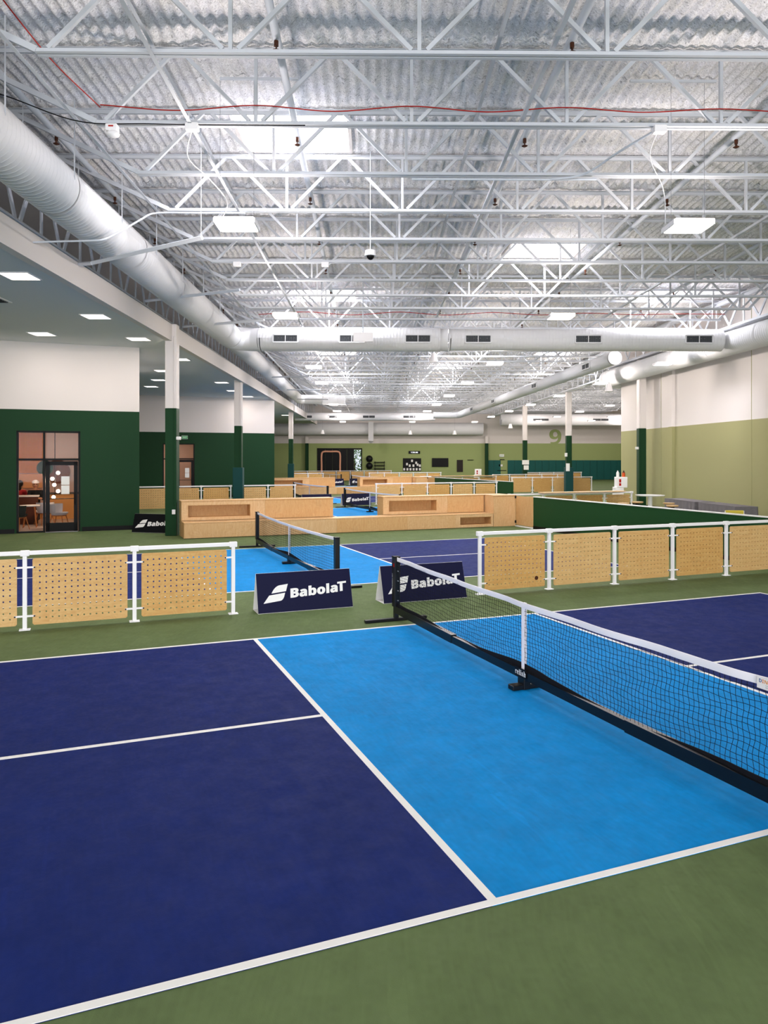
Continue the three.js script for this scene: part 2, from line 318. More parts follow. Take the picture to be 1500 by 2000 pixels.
// girders along the column lines
function girder(name, label, x0, d0, x1, d1, yb, yt, step) {
  const L = Math.hypot(x1 - x0, d1 - d0), g = thing(name, label, 'girder', V((x0 + x1) / 2, 0, (d0 + d1) / 2), Math.atan2(-(d1 - d0), x1 - x0) + Math.PI, 'joist girders');
  g.rotation.y = Math.atan2(d1 - d0, x1 - x0);
  part('bottom_chord', [bx(L, 0.12, 0.012, 0, yb + 0.06, 0.05), bx(L, 0.012, 0.14, 0, yb, 0.12), bx(L, 0.12, 0.012, 0, yb + 0.06, -0.05), bx(L, 0.012, 0.14, 0, yb, -0.12)], M.steel, g);
  part('top_chord', [bx(L, 0.12, 0.012, 0, yt - 0.06, 0.05), bx(L, 0.012, 0.14, 0, yt, 0.12), bx(L, 0.12, 0.012, 0, yt - 0.06, -0.05), bx(L, 0.012, 0.14, 0, yt, -0.12)], M.steel, g);
  for (let s = -L / 2 + 0.2; s < L / 2 - step; s += step) {
    part('diagonal_web', bar(v3(s, yb + 0.08, 0.03), v3(s + step * 0.42, yt - 0.08, 0.03), 0.09, 0.03), M.steel, g);
    part('diagonal_web', bar(v3(s + step * 0.58, yt - 0.08, -0.03), v3(s + step, yb + 0.08, -0.03), 0.09, 0.03), M.steel, g);
    part('vertical_web', bar(v3(s + step * 0.5, yb + 0.08, 0), v3(s + step * 0.5, yt - 0.08, 0), 0.07, 0.03), M.steel, g);
  }
  return g;
}
girder('joist_girder', 'deep open web girder along the left column line behind the big duct', -6.25, 0, -6.45, 79, 6.38, 8.03, 1.83);
girder('joist_girder', 'open web girder running above the duct on the right wall', XR(6) - 0.78, 6, XR(38) - 0.78, 38, 6.95, 8.03, 1.83);
girder('joist_girder', 'far open web girder along the right column line', 12.4, 38.6, 12.0, 79, 6.6, 8.03, 2.4);
// bridging, sprinkler pipes with heads
for (const [x, y, l] of [[-2.62, HALL.bot - 0.02, 'lower bridging angle left of the nearest skylight'], [-3.1, HALL.top - 0.1, 'upper bridging angle near the left joist ends'], [-4.3, HALL.bot + 0.12, 'bridging angle at the left end of the bottom chords'], [1.7, HALL.top - 0.1, 'upper bridging angle right of centre'], [2.1, HALL.bot + 0.1, 'lower bridging angle right of centre'], [7.9, HALL.bot + 0.1, 'lower bridging angle near the right wall']]) {
  tag(part('joist_bridging', [bx(0.05, 0.006, 72, x, y, -42), bx(0.006, 0.05, 72, x - 0.022, y + 0.025, -42)], M.steel), l, 'bridging', 'joist bridging');
}
for (const [i, x] of [-5.35, -1.25, 2.65, 6.3, 10.1].entries()) {
  const d1 = i > 3 ? 78 : 78, g = thing('sprinkler_pipe', `pale sprinkler main under the roof deck, ${ORD[i]} from the left`, 'pipe', V(x, 7.87, 0), 0, 'sprinkler pipes');
  part('pipe_run', rod(v3(0, 0, -5), v3(-0.012 * 70, 0, -d1), 0.055, 10), M.pipe, g);
  for (let d = 9.7; d < 70; d += 2.92) { const h = part('sprinkler_head', [cyl(0.03, 0.03, 0.07, 8, -0.012 * (d - 5), -0.09, -d), cyl(0.055, 0.02, 0.02, 8, -0.012 * (d - 5), -0.19, -d), bx(0.012, 0.09, 0.06, -0.012 * (d - 5), -0.15, -d)], M.brown, g, 'brown sprinkler head'); }
}
// ---------------------------------------------------------------- spiral ducts
function spiral(L, R, pitch = 0.115, n = 28) {                   // along -z from the origin
  const zs = []; for (let z = 0; z < L; z += pitch) { zs.push([z, 0], [z + pitch * 0.86, 0], [z + pitch * 0.91, 0.006], [z + pitch * 0.96, 0.006]); }
  zs.push([L, 0]);
  const pos = [], uv = [], idx = [], W = n + 1;
  for (const [z, b] of zs) for (let i = 0; i <= n; i++) { const a = i / n * Math.PI * 2; const zz = Math.min(Math.max(z + pitch * i / n, 0), L); pos.push(Math.cos(a) * (R + b), Math.sin(a) * (R + b), -zz); uv.push(i / n, zz); }
  for (let j = 0; j < zs.length - 1; j++) for (let i = 0; i < n; i++) { const a = j * W + i; idx.push(a, a + 1, a + W, a + 1, a + W + 1, a + W); }
  const g = new THREE.BufferGeometry(); g.setAttribute('position', new THREE.Float32BufferAttribute(pos, 3)); g.setAttribute('uv', new THREE.Float32BufferAttribute(uv, 2)); g.setIndex(idx); g.computeVertexNormals(); return g;
}
const ring = (R, w, z, t = 0.015) => new THREE.CylinderGeometry(R + t, R + t, w, 28, 1, true).rotateX(Math.PI / 2).translate(0, 0, -z);
function grille(parent, w, h, z, side, R) {                     // supply grille on the flank of a duct running along -z
  const q = new THREE.Group(); q.name = 'supply_grille'; parent.add(q); q.position.set(side * (R - 0.01), -0.02, -z); q.rotation.y = side * Math.PI / 2;
  part('grille_frame', [bx(w, 0.045, 0.05, 0, h / 2, 0.02), bx(w, 0.045, 0.05, 0, -h / 2, 0.02), bx(0.045, h, 0.05, -w / 2, 0, 0.02), bx(0.045, h, 0.05, w / 2, 0, 0.02), bx(0.03, h, 0.045, 0, 0, 0.02)], M.duct, q);
  part('grille_core', bx(w - 0.03, h - 0.03, 0.03, 0, 0, 0), M.grilleDark, q, 'dark core');
  const s = []; for (let x = -w / 2 + 0.05; x < w / 2 - 0.03; x += 0.035) s.push(bx(0.012, h - 0.05, 0.02, x, 0, 0.024));
  part('louver', s, M.grille, q); return q;
}
function ductRun(name, label, a, b, R, joints, grilles = [], cap) {
  const g = thing(name, label, 'duct', a, 0, 'spiral ducts'), d = new THREE.Vector3().subVectors(b, a), L = d.length();
  g.rotation.set(Math.asin(d.y / L), Math.atan2(-d.x, -d.z), 0, 'YXZ');
  part('duct_body', spiral(L, R), M.duct, g);
  for (const j of joints) part('joint_band', [ring(R, 0.05, j)], M.duct, g);
  for (const [z, side, w, h] of grilles) grille(g, w, h, z, side, R);
  if (cap) part('end_cap', new THREE.CylinderGeometry(R, R, 0.03, 28).rotateX(Math.PI / 2).translate(0, 0, cap === 1 ? -L : 0), M.duct, g);
  return g;
}
const elbow = (pts, R) => new THREE.TubeGeometry(new THREE.CatmullRomCurve3(pts, false, 'centripetal'), 16, R, 28);
const DY = 6.70;
{
  const Dl = 27.2, xl = -5.21;
  const g = ductRun('spiral_duct', 'big white spiral duct along the left side near the camera', V(xl, DY, -10), V(xl, DY, Dl - 0.9), 0.42, [5, 9.5, 14.4, 18.2, 22, 25.5, 28.6, 31.8, 34.8, 37.7]);
  for (let d = 13; d < 40; d += 2.2) for (const q of [-0.41, 0.41]) part('hanger_strap', bx(0.02, 1.3, 0.004, q, 0.72, -d), M.steel, g);
  const c = thing('spiral_duct', 'white spiral duct crossing the hall with six grilles', 'duct', V(xl, DY, Dl), 0, 'spiral ducts');
  const e = V(12.1, 6.46, 25.7), d = new THREE.Vector3().subVectors(e, c.position), L = d.length(), turn = new THREE.Vector3().copy(d).normalize();
  part('elbow', elbow([v3(0, 0, 0.95), v3(0, 0, 0.6), v3(0.18, 0, 0.18), v3(0.6, 0, 0).add(turn.clone().multiplyScalar(0)), turn.clone().multiplyScalar(1.0)], 0.42), M.duct, c);
  const inner = new THREE.Group(); inner.name = 'straight_run'; c.add(inner); inner.rotation.set(Math.asin(d.y / L), Math.atan2(-d.x, -d.z), 0, 'YXZ');
  const s1 = spiral(6.6, 0.42).translate(0, 0, -0.95), s2 = spiral(L - 7.85, 0.385).translate(0, 0, -7.85), red = new THREE.CylinderGeometry(0.42, 0.385, 0.3, 28, 1, true).rotateX(-Math.PI / 2).translate(0, 0, -7.7);
  part('duct_body', [s1, red, s2], M.duct, inner);
  for (const [R, z] of [[0.42, 1], [0.42, 3.9], [0.42, 7.55], [0.385, 7.9], [0.385, 11.2], [0.385, L - 3.2]]) part('joint_band', [ring(R, 0.05, z)], M.duct, inner);
  part('end_cap', new THREE.CylinderGeometry(0.385, 0.385, 0.03, 28).rotateX(Math.PI / 2).translate(0, 0, -L), M.duct, inner);
  for (const z of [2.0, 4.41, 6.78, 8.91, 12.74, 16.51]) grille(inner, 0.9, 0.27, z, 1, z < 7.6 ? 0.42 : 0.385);
}
{
  const g = ductRun('spiral_duct', 'slimmer spiral duct continuing along the left side beyond the cross duct', V(-5.28, 6.69, 26.9), V(-5.7, 6.75, 54.5), 0.34, [3, 6, 9, 12, 15, 18, 21, 24]);
  part('elbow', elbow([v3(0, 0, -27.6), v3(0, 0, -28.0), v3(0.25, 0, -28.45), v3(0.8, 0, -28.6), v3(1.7, 0, -28.6)], 0.34), M.duct, g);
  tag(part('duct_box', rb(1.7, 0.66, 0.7, 0.01, -3.15, 6.72, -55.6), M.duct), 'square sheet metal box at the end of the far left duct', 'duct');
  const r = ductRun('spiral_duct', 'spiral duct fixed high along the right white wall', V(XR(-6) - 0.9, 6.41, -6), V(XR(37.6) - 0.9, 6.41, 37.6), 0.415, [16, 20, 26, 30, 33.2, 34.2, 36.4, 38.6, 41.8]);
  part('elbow', elbow([v3(0, 0, -43.6), v3(0.05, 0, -44), v3(0.4, 0, -44.5), v3(1.2, 0, -44.7), v3(3, 0, -44.7)], 0.415), M.duct, r);
  const q = ductRun('spiral_duct', 'long slim duct with a round closed end running deep into the hall', V(9.45, 6.3, 29), V(7.3, 6.1, 63.5), 0.28, [4, 8, 12, 16, 20, 25], [[2.5, -1, 0.9, 0.24], [10.5, -1, 0.9, 0.24], [20.5, -1, 0.9, 0.24], [28, -1, 0.9, 0.24]], 2);
  part('elbow', elbow([v3(0, 0, -34.5), v3(-0.1, 0, -35), v3(-0.7, 0, -35.5), v3(-2.2, 0, -35.6)], 0.28), M.duct, q);
  ductRun('spiral_duct', 'far crossing duct with dark grilles in front of the end wall', V(5.4, 6.05, 66), V(-7.2, 6.05, 66), 0.36, [2, 5, 8.5, 11], [[2.4, -1, 1.1, 0.25], [6, -1, 1.1, 0.25], [9, -1, 1.1, 0.25], [11.6, -1, 1.1, 0.25]]);
  ductRun('spiral_duct', 'largest far duct running along the end wall', V(11.5, 5.45, 78.6), V(-13, 5.45, 78.6), 0.67, [3, 7, 11, 15, 19, 22]);
  ductRun('spiral_duct', 'far right duct crossing above the painted number', V(12.5, 6.2, 74), V(25, 6.2, 74), 0.6, [3, 7], [[4, 1, 1.6, 0.25], [10, 1, 1.6, 0.25]]);
}
// ================================================================ lamps
const bayShade = rb(0.6, 0.055, 0.5, 0.015, 0, 0.045, 0), bayBar = rb(0.57, 0.03, 0.2, 0.012, 0, 0, 0), bayCap = rb(0.02, 0.08, 0.5, 0.008, 0, 0.03, 0);
function highBay(x, d, label, y = 5.9, wires = true) {
  const g = thing('high_bay_light', label, 'light', V(x, y, d), 0, 'high bay lights');
  part('housing', bayShade, M.rail, g);
  for (const z of [-0.13, 0.13]) { const b = part('light_bar', bayBar, M.lamp, g, 'glowing light bar'); b.position.set(0, 0.005, z); }
  for (const s of [-1, 1]) { const c = part('end_plate', bayCap, M.rail, g); c.position.x = s * 0.31; }
  const top = HALL.ceil - y - 0.07;
  for (const q of [-0.26, 0.26]) part('suspension_wire', rod(v3(q, 0.06, 0), v3(q, top, 0), 0.003, 4), M.wire, g);
  for (const q of [-0.265, 0.265]) part('side_lens', rb(0.6, 0.05, 0.03, 0.01, 0, 0.05, q), M.lamp, g, 'glowing edge lens');
  const L = new THREE.RectAreaLight(WARM, HIGH_BAY, 0.58, 0.48); L.position.y = -0.03; L.rotation.x = -Math.PI / 2; g.add(L);
  for (const i of [0, 2]) {                                      // light leaving through the edge lens
    const S = new THREE.RectAreaLight(WARM, EDGE, 0.58, 0.1); S.rotation.order = 'YXZ'; S.rotation.y = i * Math.PI / 2 + Math.PI; S.rotation.x = 0.3;
    S.position.set(0, 0.07, Math.cos(i * Math.PI / 2) * 0.38); g.add(S);
  }
  return g;
}
const rowsD = [11.4, 18.7, 28, 35.3, 42.5, 49.5, 56.5, 64, 73];
for (const [row, x0, k, nm] of [[0, -2.14, -0.018, 'left row of hanging lights'], [1, 4.85, -0.02, 'middle row of hanging lights'], [2, 11.4, -0.026, 'right row of hanging lights']])
  rowsD.forEach((d, i) => {
    if (row === 2 && d > 5 && d < 25) return;
    const x = x0 + k * (d - 11.4); if (row === 0 && d === 28) d = 29.2;
    const vis = row === 2 ? i - 2 : i;
    highBay(x, d, `glowing white high bay light, ${ord(vis)} from the camera in the ${nm}`);
  });
[[16, 50.3], [15.8, 57], [15.8, 64.1], [20.5, 64], [15.7, 71], [20.7, 70.5], [20.6, 56], [24.5, 72]].sort((p, q) => p[0] / p[1] - q[0] / q[1]).forEach(([x, d], i) => highBay(x, d, `small far high bay light beyond the right columns, ${ORD[i]} from the left`));
// wires, struts and boxes around the two nearest lamps
for (const [x0, x1, l] of [[-2.4, -1.2, 'left'], [3.95, 5.3, 'right']]) tag(part('strut_channel', [bx(x1 - x0, 0.035, 0.04, (x0 + x1) / 2, HALL.ceil - 0.04, -11.4)], M.steel), `thin steel strut under the foam above the nearest ${l} lamp`, 'strut', 'lamp struts');
// recessed panels of the lowered ceiling
let edgeN = 0, innerN = 0;
[[-7.07, 14.71], [-7.14, 18.89], [-9.71, 21.55], [-7.19, 22.44], [-7.14, 27.07], [-8.8, 30.56], [-10.02, 34.16], [-11.32, 37.3], [-7.35, 35.28], [-7.64, 39.55], [-9.8, 25.5], [-7.5, 43.3], [-7.07, 10.2], [-7.07, 5.5], [-10, 12], [-10, 4], [-8, 50], [-9, 53], [-8.2, 57], [-7.6, 62], [-10.2, 60], [-9.5, 66]].sort((p, q) => p[1] - q[1]).forEach(([x, d]) => {
  const l = d < 13 ? `flat light panel of the lowered ceiling outside the view, ${d < 5 ? 'inner near' : d < 7 ? 'edge near' : d < 11 ? 'edge' : 'inner'} one` : x > -8.3 ? `flat light panel along the edge of the lowered ceiling, ${ord(edgeN++)} from the camera` : `flat light panel deeper under the lowered ceiling, ${ord(innerN++)} from the camera`;
  const g = thing('ceiling_panel_light', l, 'light', V(x, HALL.soffit, d), 0, 'lowered ceiling panels');
  part('panel_frame', [bx(0.62, 0.02, 0.03, 0, -0.005, 0.3), bx(0.62, 0.02, 0.03, 0, -0.005, -0.3), bx(0.03, 0.02, 0.6, 0.3, -0.005, 0), bx(0.03, 0.02, 0.6, -0.3, -0.005, 0)], M.rail, g);
  part('diffuser', bx(0.58, 0.012, 0.58, 0, -0.005, 0), M.lampPanel, g, 'glowing diffuser');
  const L = new THREE.RectAreaLight(WARM, PANEL_LIGHT, 0.56, 0.56); L.position.y = -0.02; L.rotation.x = -Math.PI / 2; g.add(L);
});
{
  const g = thing('air_vent', 'small slotted air vent in the lowered ceiling at the left edge', 'vent', V(-8.75, HALL.soffit, 16.9));
  part('vent_frame', bx(0.62, 0.015, 0.62, 0, -0.006, 0), M.rail, g);
  for (let i = 0; i < 6; i++) part('slat', bx(0.5, 0.012, 0.04, 0, -0.02, -0.22 + i * 0.088), M.grilleDark, g);
}
// ================================================================ courts
function logoTexture(bg) {
  const c = document.createElement('canvas'); c.width = 1024; c.height = 392; const x = c.getContext('2d');
  x.fillStyle = bg; x.fillRect(0, 0, 1024, 392); x.fillStyle = '#f4f2f0';
  x.beginPath(); x.moveTo(150, 205); x.quadraticCurveTo(185, 140, 235, 128); x.lineTo(330, 118); x.lineTo(305, 190); x.closePath(); x.fill();
  x.beginPath(); x.moveTo(60, 300); x.lineTo(125, 222); x.lineTo(295, 204); x.lineTo(283, 240); x.quadraticCurveTo(268, 276, 240, 281); x.closePath(); x.fill();
  x.save(); x.translate(338, 258); x.rotate(-0.055); x.transform(1.36, 0, -0.12, 1, 0, 0); x.font = 'bold 120px sans-serif'; x.fillText('Babola', 0, 0); x.strokeStyle = '#f4f2f0'; x.lineWidth = 7; x.strokeText('Babola', 0, 0); 
  const w = x.measureText('Babola').width; x.fillRect(w - 8, -98, 74, 20); x.fillRect(w + 12, -98, 24, 98); x.restore();
  const t = new THREE.CanvasTexture(c); t.colorSpace = THREE.SRGBColorSpace; return t;
}
const signFace = phys('#ffffff', 0.6, { map: logoTexture('#191a38') }), signFaceBlack = std('#ffffff', 0.5, { map: logoTexture('#090a10') });
function aFrame(u, v, label, turn = 0, face = signFace) {         // tent shaped sponsor board, front facing the camera side
  const W = 1.5, H = 0.575, D = 0.36, g = thing('sponsor_board', label, 'sign', K(u, v), AL + turn, 'sponsor boards'), a = Math.atan2(D / 2, H), L = Math.hypot(H, D / 2);
  for (const s of [1, -1]) {
    const q = new THREE.Group(); q.name = 'board_panel'; q.position.set(0, L / 2 * Math.cos(a) + 0.004, s * D / 4); q.rotation.x = -s * a; g.add(q);
    if (s < 0) q.rotation.set(-a, Math.PI, 0, 'YXZ');
    part('core', rb(W, L, 0.012, 0.003), M.signWhite, q, 'white foam core');
    const f = part('print', new THREE.PlaneGeometry(W - 0.004, L - 0.004), face, q, 'dark print with white lettering'); f.position.z = 0.0068;
  }
  part('base_fold', [bx(W, 0.006, D, 0, 0.004, 0)], M.signWhite, g);
  return g;
}
const lineMesh = (list) => join(list.map(([u0, u1, v0, v1]) => tri(new THREE.BoxGeometry(u1 - u0, 0.002, v1 - v0).translate((u0 + u1) / 2, 0.0052, -(v0 + v1) / 2))));
function court(u, v, label) {
  const g = thing('pickleball_court', label, 'court', K(u, v), AL, 'pickleball courts'), h = 3.05, l = 6.705, k = 2.134, w = 0.051;
  const off = rr(0, 3);
  part('service_area', [tri(new THREE.BoxGeometry(l - k, 0.003, 2 * h).translate(-(l + k) / 2, 0.0028, 0), off, off)], M.navy, g, 'navy blue painted area');
  part('service_area', [tri(new THREE.BoxGeometry(l - k, 0.003, 2 * h).translate((l + k) / 2, 0.0028, 0), off, off)], M.navy, g, 'navy blue painted area');
  part('kitchen_zone', tri(new THREE.BoxGeometry(2 * k, 0.003, 2 * h).translate(0, 0.0028, 0), off + 1, off), M.sky, g, 'bright blue painted zone by the net');
  for (const s of [-1, 1]) {
    part('sideline', lineMesh([[-l, l, s > 0 ? h - w : -h, s > 0 ? h : -h + w]]), M.line, g);
    part('baseline', lineMesh([[s > 0 ? l - w : -l, s > 0 ? l : -l + w, -h + w, h - w]]), M.line, g);
    part('kitchen_line', lineMesh([[s > 0 ? k - w : -k, s > 0 ? k : -k + w, -h + w, h - w]]), M.line, g);
    part('centre_line', lineMesh([[s > 0 ? k : -l + w, s > 0 ? l - w : -k, -w / 2, w / 2]]), M.line, g);
  }
  return g;
}
function textPlate(txt, w, h, fg, bg, font, rot) {
  const c = document.createElement('canvas'); c.width = 512; c.height = Math.round(512 * h / w); const x = c.getContext('2d');
  x.fillStyle = bg; x.fillRect(0, 0, c.width, c.height); x.fillStyle = fg; x.font = font; x.textAlign = 'center'; x.textBaseline = 'middle'; x.fillText(txt, 256, c.height / 2);
  const t = new THREE.CanvasTexture(c); t.colorSpace = THREE.SRGBColorSpace; return std('#ffffff', 0.5, { map: t });
}
const relishMat = textPlate('relish', 0.15, 0.075, '#f4f2f0', '#101116', 'bold 190px serif');
const postMat = textPlate('PICKLEBALL NET', 0.6, 0.03, '#dcdce0', '#0c0c0f', 'bold 26px sans-serif');
const tapeMat = (() => { const c = document.createElement('canvas'); c.width = 512; c.height = 200; const x = c.getContext('2d'); x.fillStyle = '#efe9e6'; x.fillRect(0, 0, 512, 200); x.font = 'bold 88px sans-serif'; [['D', '#2b4a86'], ['I', '#d8702c'], ['N', '#e08a2c'], ['G', '#c23a2c']].forEach(([t, k], i) => { x.fillStyle = k; x.fillText(t, 30 + i * 62 - (i > 1 ? 26 : 0), 95); }); x.fillStyle = '#55565c'; x.font = '26px sans-serif'; x.fillText('CONSTRUCTION', 150, 135); x.fillText('SERVICES', 150, 168); const t = new THREE.CanvasTexture(c); t.colorSpace = THREE.SRGBColorSpace; return std('#ffffff', 0.7, { map: t }); })();
function net(u, v, label, cell = 0.05, full = true) {             // portable net on a black steel frame; local x = net direction from near to far
  const g = thing('pickleball_net', label, 'net', K(u, v), AL + Math.PI / 2, 'portable nets'), H = 3.36;
  const top = (s) => 0.87 + 0.045 * (s / H) ** 2, botY = (s) => 0.155 + 0.035 * Math.cos(s * 2.1) * (1 - (s / H) ** 2) + 0.05 * (s / H) ** 4;
  const wx = (s, y) => full ? 0.012 * Math.sin(s * 5.3 + y * 6) + 0.016 * (N[2](s * 3 + 7, y * 5) - 0.5) : 0.006 * Math.sin(s * 5);
  for (const s of [-1, 1]) {
    const p = new THREE.Group(); p.name = 'net_post'; p.position.x = s * H; g.add(p);
    part('post_tube', [rb(0.115, 0.71, 0.085, 0.008, 0, 0.555, 0)], M.blackMetal, p); part('post_stub', rb(0.07, 0.2, 0.06, 0.006, 0, 0.12, 0), M.blackMetal, p);
    part('foot_bar', rb(0.07, 0.04, 0.95, 0.008, 0, 0.022, 0), M.blackMetal, p); part('post_cap', rb(0.12, 0.02, 0.09, 0.006, 0, 0.915, 0), M.black, p);
    if (full) { const t = part('post_lettering', new THREE.PlaneGeometry(0.6, 0.03), postMat, p); t.rotation.set(0, -Math.PI / 2 * s * 0 , Math.PI / 2); t.position.set(0.03, 0.56, -0.0445); t.rotation.y = Math.PI; const b = part('emblem', rb(0.03, 0.05, 0.004, 0.001, -0.02, 0.8, -0.044), M.red, p);
      for (let i = 0; i < 5; i++) part('lacing_hook', cyl(0.008, 0.008, 0.03, 6).rotateZ(Math.PI / 2).translate(-s * 0.07, 0.3 + i * 0.14, 0), M.wire, p); }
  }
  part('base_bar', [bar(v3(-H, 0.17, 0), v3(-1.55, 0.15, 0), 0.1, 0.075), bar(v3(-1.6, 0.15, 0), v3(1.6, 0.145, 0), 0.085, 0.065), bar(v3(1.55, 0.15, 0), v3(H, 0.17, 0), 0.1, 0.075)].map((q) => tri(q)), M.blackMetal, g, 'black steel base tube');
  const foot = part('centre_foot', [rb(0.12, 0.19, 0.08, 0.008, 0, 0.1, 0), rb(0.1, 0.05, 0.32, 0.01, 0, 0.03, 0)], M.blackMetal, g);
  if (full) { const t = part('lettering', new THREE.PlaneGeometry(0.19, 0.095), relishMat, foot); t.position.set(0, 0.165, 0.0445); t.rotation.y = 0; const t2 = part('lettering', new THREE.PlaneGeometry(0.19, 0.095), relishMat, foot); t2.position.set(0, 0.165, -0.0445); t2.rotation.y = Math.PI; }
  // cords
  const r = full ? 0.0021 : 0.0024, P = [], I = [];
  const cord = (pts) => { for (let i = 0; i < pts.length; i++) { const [a, b, c] = pts[i], o = P.length / 3; const vert = Math.abs(pts[pts.length - 1][1] - pts[0][1]) > 0.3; for (let k = 0; k < 3; k++) { const t = k * 2.094; const e = Math.cos(t) * r, f = Math.sin(t) * r; vert ? P.push(a + e, b, c + f) : P.push(a, b + e, c + f); } if (i) for (let k = 0; k < 3; k++) { const k2 = (k + 1) % 3; I.push(o - 3 + k, o + k, o - 3 + k2, o - 3 + k2, o + k, o + k2); } } };
  const E = H - 0.07, nr = Math.round(0.7 / cell), nc = Math.round(2 * E / cell);
  for (let j = 0; j <= nc; j++) { const s = -E + 2 * E * j / nc, q = []; for (let i = 0; i <= nr; i++) { const t = i / nr, y = botY(s) + 0.05 + t * (top(s) - 0.05 - botY(s)); q.push([s + (full ? 0.008 * Math.sin(i * 1.3 + j * 0.37) + 0.004 * Math.sin(j * 2.1 + i) : 0), y, wx(s, y)]); } cord(q); }
  for (let i = 1; i < nr; i++) { const q = []; for (let j = 0; j <= nc; j++) { const s = -E + 2 * E * j / nc, t = i / nr, y = botY(s) + 0.05 + t * (top(s) - 0.05 - botY(s)) + (full ? 0.005 * Math.sin(j * 0.9 + i * 2.2) : 0); q.push([s, y, wx(s, y)]); } cord(q); }
  const cg = new THREE.BufferGeometry(); cg.setAttribute('position', new THREE.Float32BufferAttribute(P, 3)); cg.setIndex(I); cg.computeVertexNormals();
  tag(part('net_cords', cg, M.cord, g, 'black knotted cords'), null, null, null, 'stuff');
  const strip = (f0, f1, th, m, name, lb, n = 90) => { const pos = [], uv = [], ix = []; for (let j = 0; j <= n; j++) { const s = -E + 2 * E * j / n, a = f0(s), b = f1(s), w = wx(s, b); for (const [y, z] of [[a, -th], [b, -th], [b + th * 0.6, 0], [b, th], [a, th], [a - th * 0.4, 0]]) { pos.push(s, y, z + w + 0.006 * (N[3](s * 9, y * 14 + z * 80) - 0.5)); uv.push(s, y); } if (j) for (let k = 0; k < 6; k++) { const o = (j - 1) * 6, k2 = (k + 1) % 6; ix.push(o + k, o + 6 + k, o + k2, o + k2, o + 6 + k, o + 6 + k2); } } const q = new THREE.BufferGeometry(); q.setAttribute('position', new THREE.Float32BufferAttribute(pos, 3)); q.setAttribute('uv', new THREE.Float32BufferAttribute(uv, 2)); q.setIndex(ix); q.computeVertexNormals(); return part(name, q, m, g, lb); };
  strip((s) => top(s) - 0.052, (s) => top(s), 0.007, M.tape, 'top_tape', 'white canvas band', full ? 160 : 60);
  strip((s) => botY(s), (s) => botY(s) + 0.06, 0.006, M.hem, 'bottom_hem', 'black hem band', full ? 160 : 60);
  part('centre_strap', [rb(0.05, top(0) - 0.2, 0.004, 0.001, 0, (top(0) + 0.2) / 2, 0.014), rb(0.05, top(0) - 0.2, 0.004, 0.001, 0, (top(0) + 0.2) / 2, -0.014)], M.tape, g, 'white centre strap');
  if (full) { const t = part('tape_label', new THREE.PlaneGeometry(0.22, 0.075), tapeMat, g); t.position.set(-2.93, top(2.93) - 0.036, -0.021); t.rotation.y = Math.PI; }
  return g;
}
// perforated plywood fence panels
function holed(w, h, pitch, r, n = 7) {
  const s = new THREE.Shape(), R = 0.02; s.moveTo(-w / 2 + R, 0); s.lineTo(w / 2 - R, 0); s.lineTo(w / 2, R); s.lineTo(w / 2, h - R); s.lineTo(w / 2 - R, h); s.lineTo(-w / 2 + R, h); s.lineTo(-w / 2, h - R); s.lineTo(-w / 2, R); s.closePath();
  const cx = Math.floor((w - 0.07) / pitch), cy = Math.floor((h - 0.06) / pitch);
  for (let i = 0; i < cx; i++) for (let j = 0; j < cy; j++) { const p = new THREE.Path(), x = (i - (cx - 1) / 2) * pitch, y = h / 2 + (j - (cy - 1) / 2) * pitch; for (let k = 0; k < n; k++) { const a = -k / n * Math.PI * 2; k ? p.lineTo(x + Math.cos(a) * r, y + Math.sin(a) * r) : p.moveTo(x + r, y); } p.closePath(); s.holes.push(p); }
  return new THREE.ExtrudeGeometry(s, { depth: 0.016, bevelEnabled: false }).translate(0, 0, -0.008);
}
const panelCache = {};
function panelGeo(w, h, detail) { const key = w.toFixed(2) + h + detail; if (!panelCache[key]) panelCache[key] = [0, 1, 2].map((i) => tri(detail === 2 ? holed(w, h, 0.08, 0.0125) : detail === 1 ? holed(w, h, 0.1, 0.0145, 5) : rb(w, h, 0.016, 0.006, 0, h / 2, 0, 1), i * 0.7 + 0.2, i * 0.4, true)); return panelCache[key]; }
function fence(v, posts, label, detail = 2, opt = {}) {
  const g = thing('perforated_fence', label, 'fence', K(opt.u0 ?? 0, v), AL + (opt.turn ?? 0), 'white railed plywood fences');
  for (const [i, p] of posts.entries()) {
    const q = new THREE.Group(); q.name = 'post'; q.position.x = p; g.add(q);
    part('post_tube', rb(0.055, 1.04, 0.05, 0.006, 0, 0.52, 0, 1), M.rail, q); part('base_plate', rb(0.14, 0.014, 0.1, 0.004, 0, 0.007, 0, 1), M.rail, q); part('rail_coupling', rb(0.115, 0.078, 0.07, 0.008, 0, 1.042, 0, 1), M.rail, q);
    if (i === posts.length - 1) break;
    const n = posts[i + 1], w = n - p - 0.19, m = (p + n) / 2;
    part('top_rail', rb(n - p - 0.1, 0.055, 0.05, 0.006, m, 1.045, 0, 1), M.rail, g);
    const pg = panelGeo(w, 0.905, detail), k = (i * 7 + Math.round(v * 3) + 9) % 3, pn = part('plywood_panel', pg[k], M.panel[(i * 5 + Math.round(v)+ 9) % 3], g, 'perforated birch plywood panel'); pn.position.set(m, 0.065, 0);
    for (const y of [0.19, 0.85]) for (const [x, s] of [[p + 0.07, 1], [n - 0.07, -1]]) { part('bracket', bx(0.12, 0.022, 0.03, x, y, 0.012), M.rail, g); if (detail === 2) part('bolt', cyl(0.011, 0.011, 0.008, 8).rotateX(Math.PI / 2).translate(x + s * 0.05, y, 0.03), M.black, g); }
    if (opt.mark && i === 0) part('burnt_emblem', cyl(0.036, 0.036, 0.003, 20).rotateX(Math.PI / 2).translate(n - 0.27, 0.22, 0.0095), M.brown, g, 'small round burnt emblem');
  }
  return g;
}
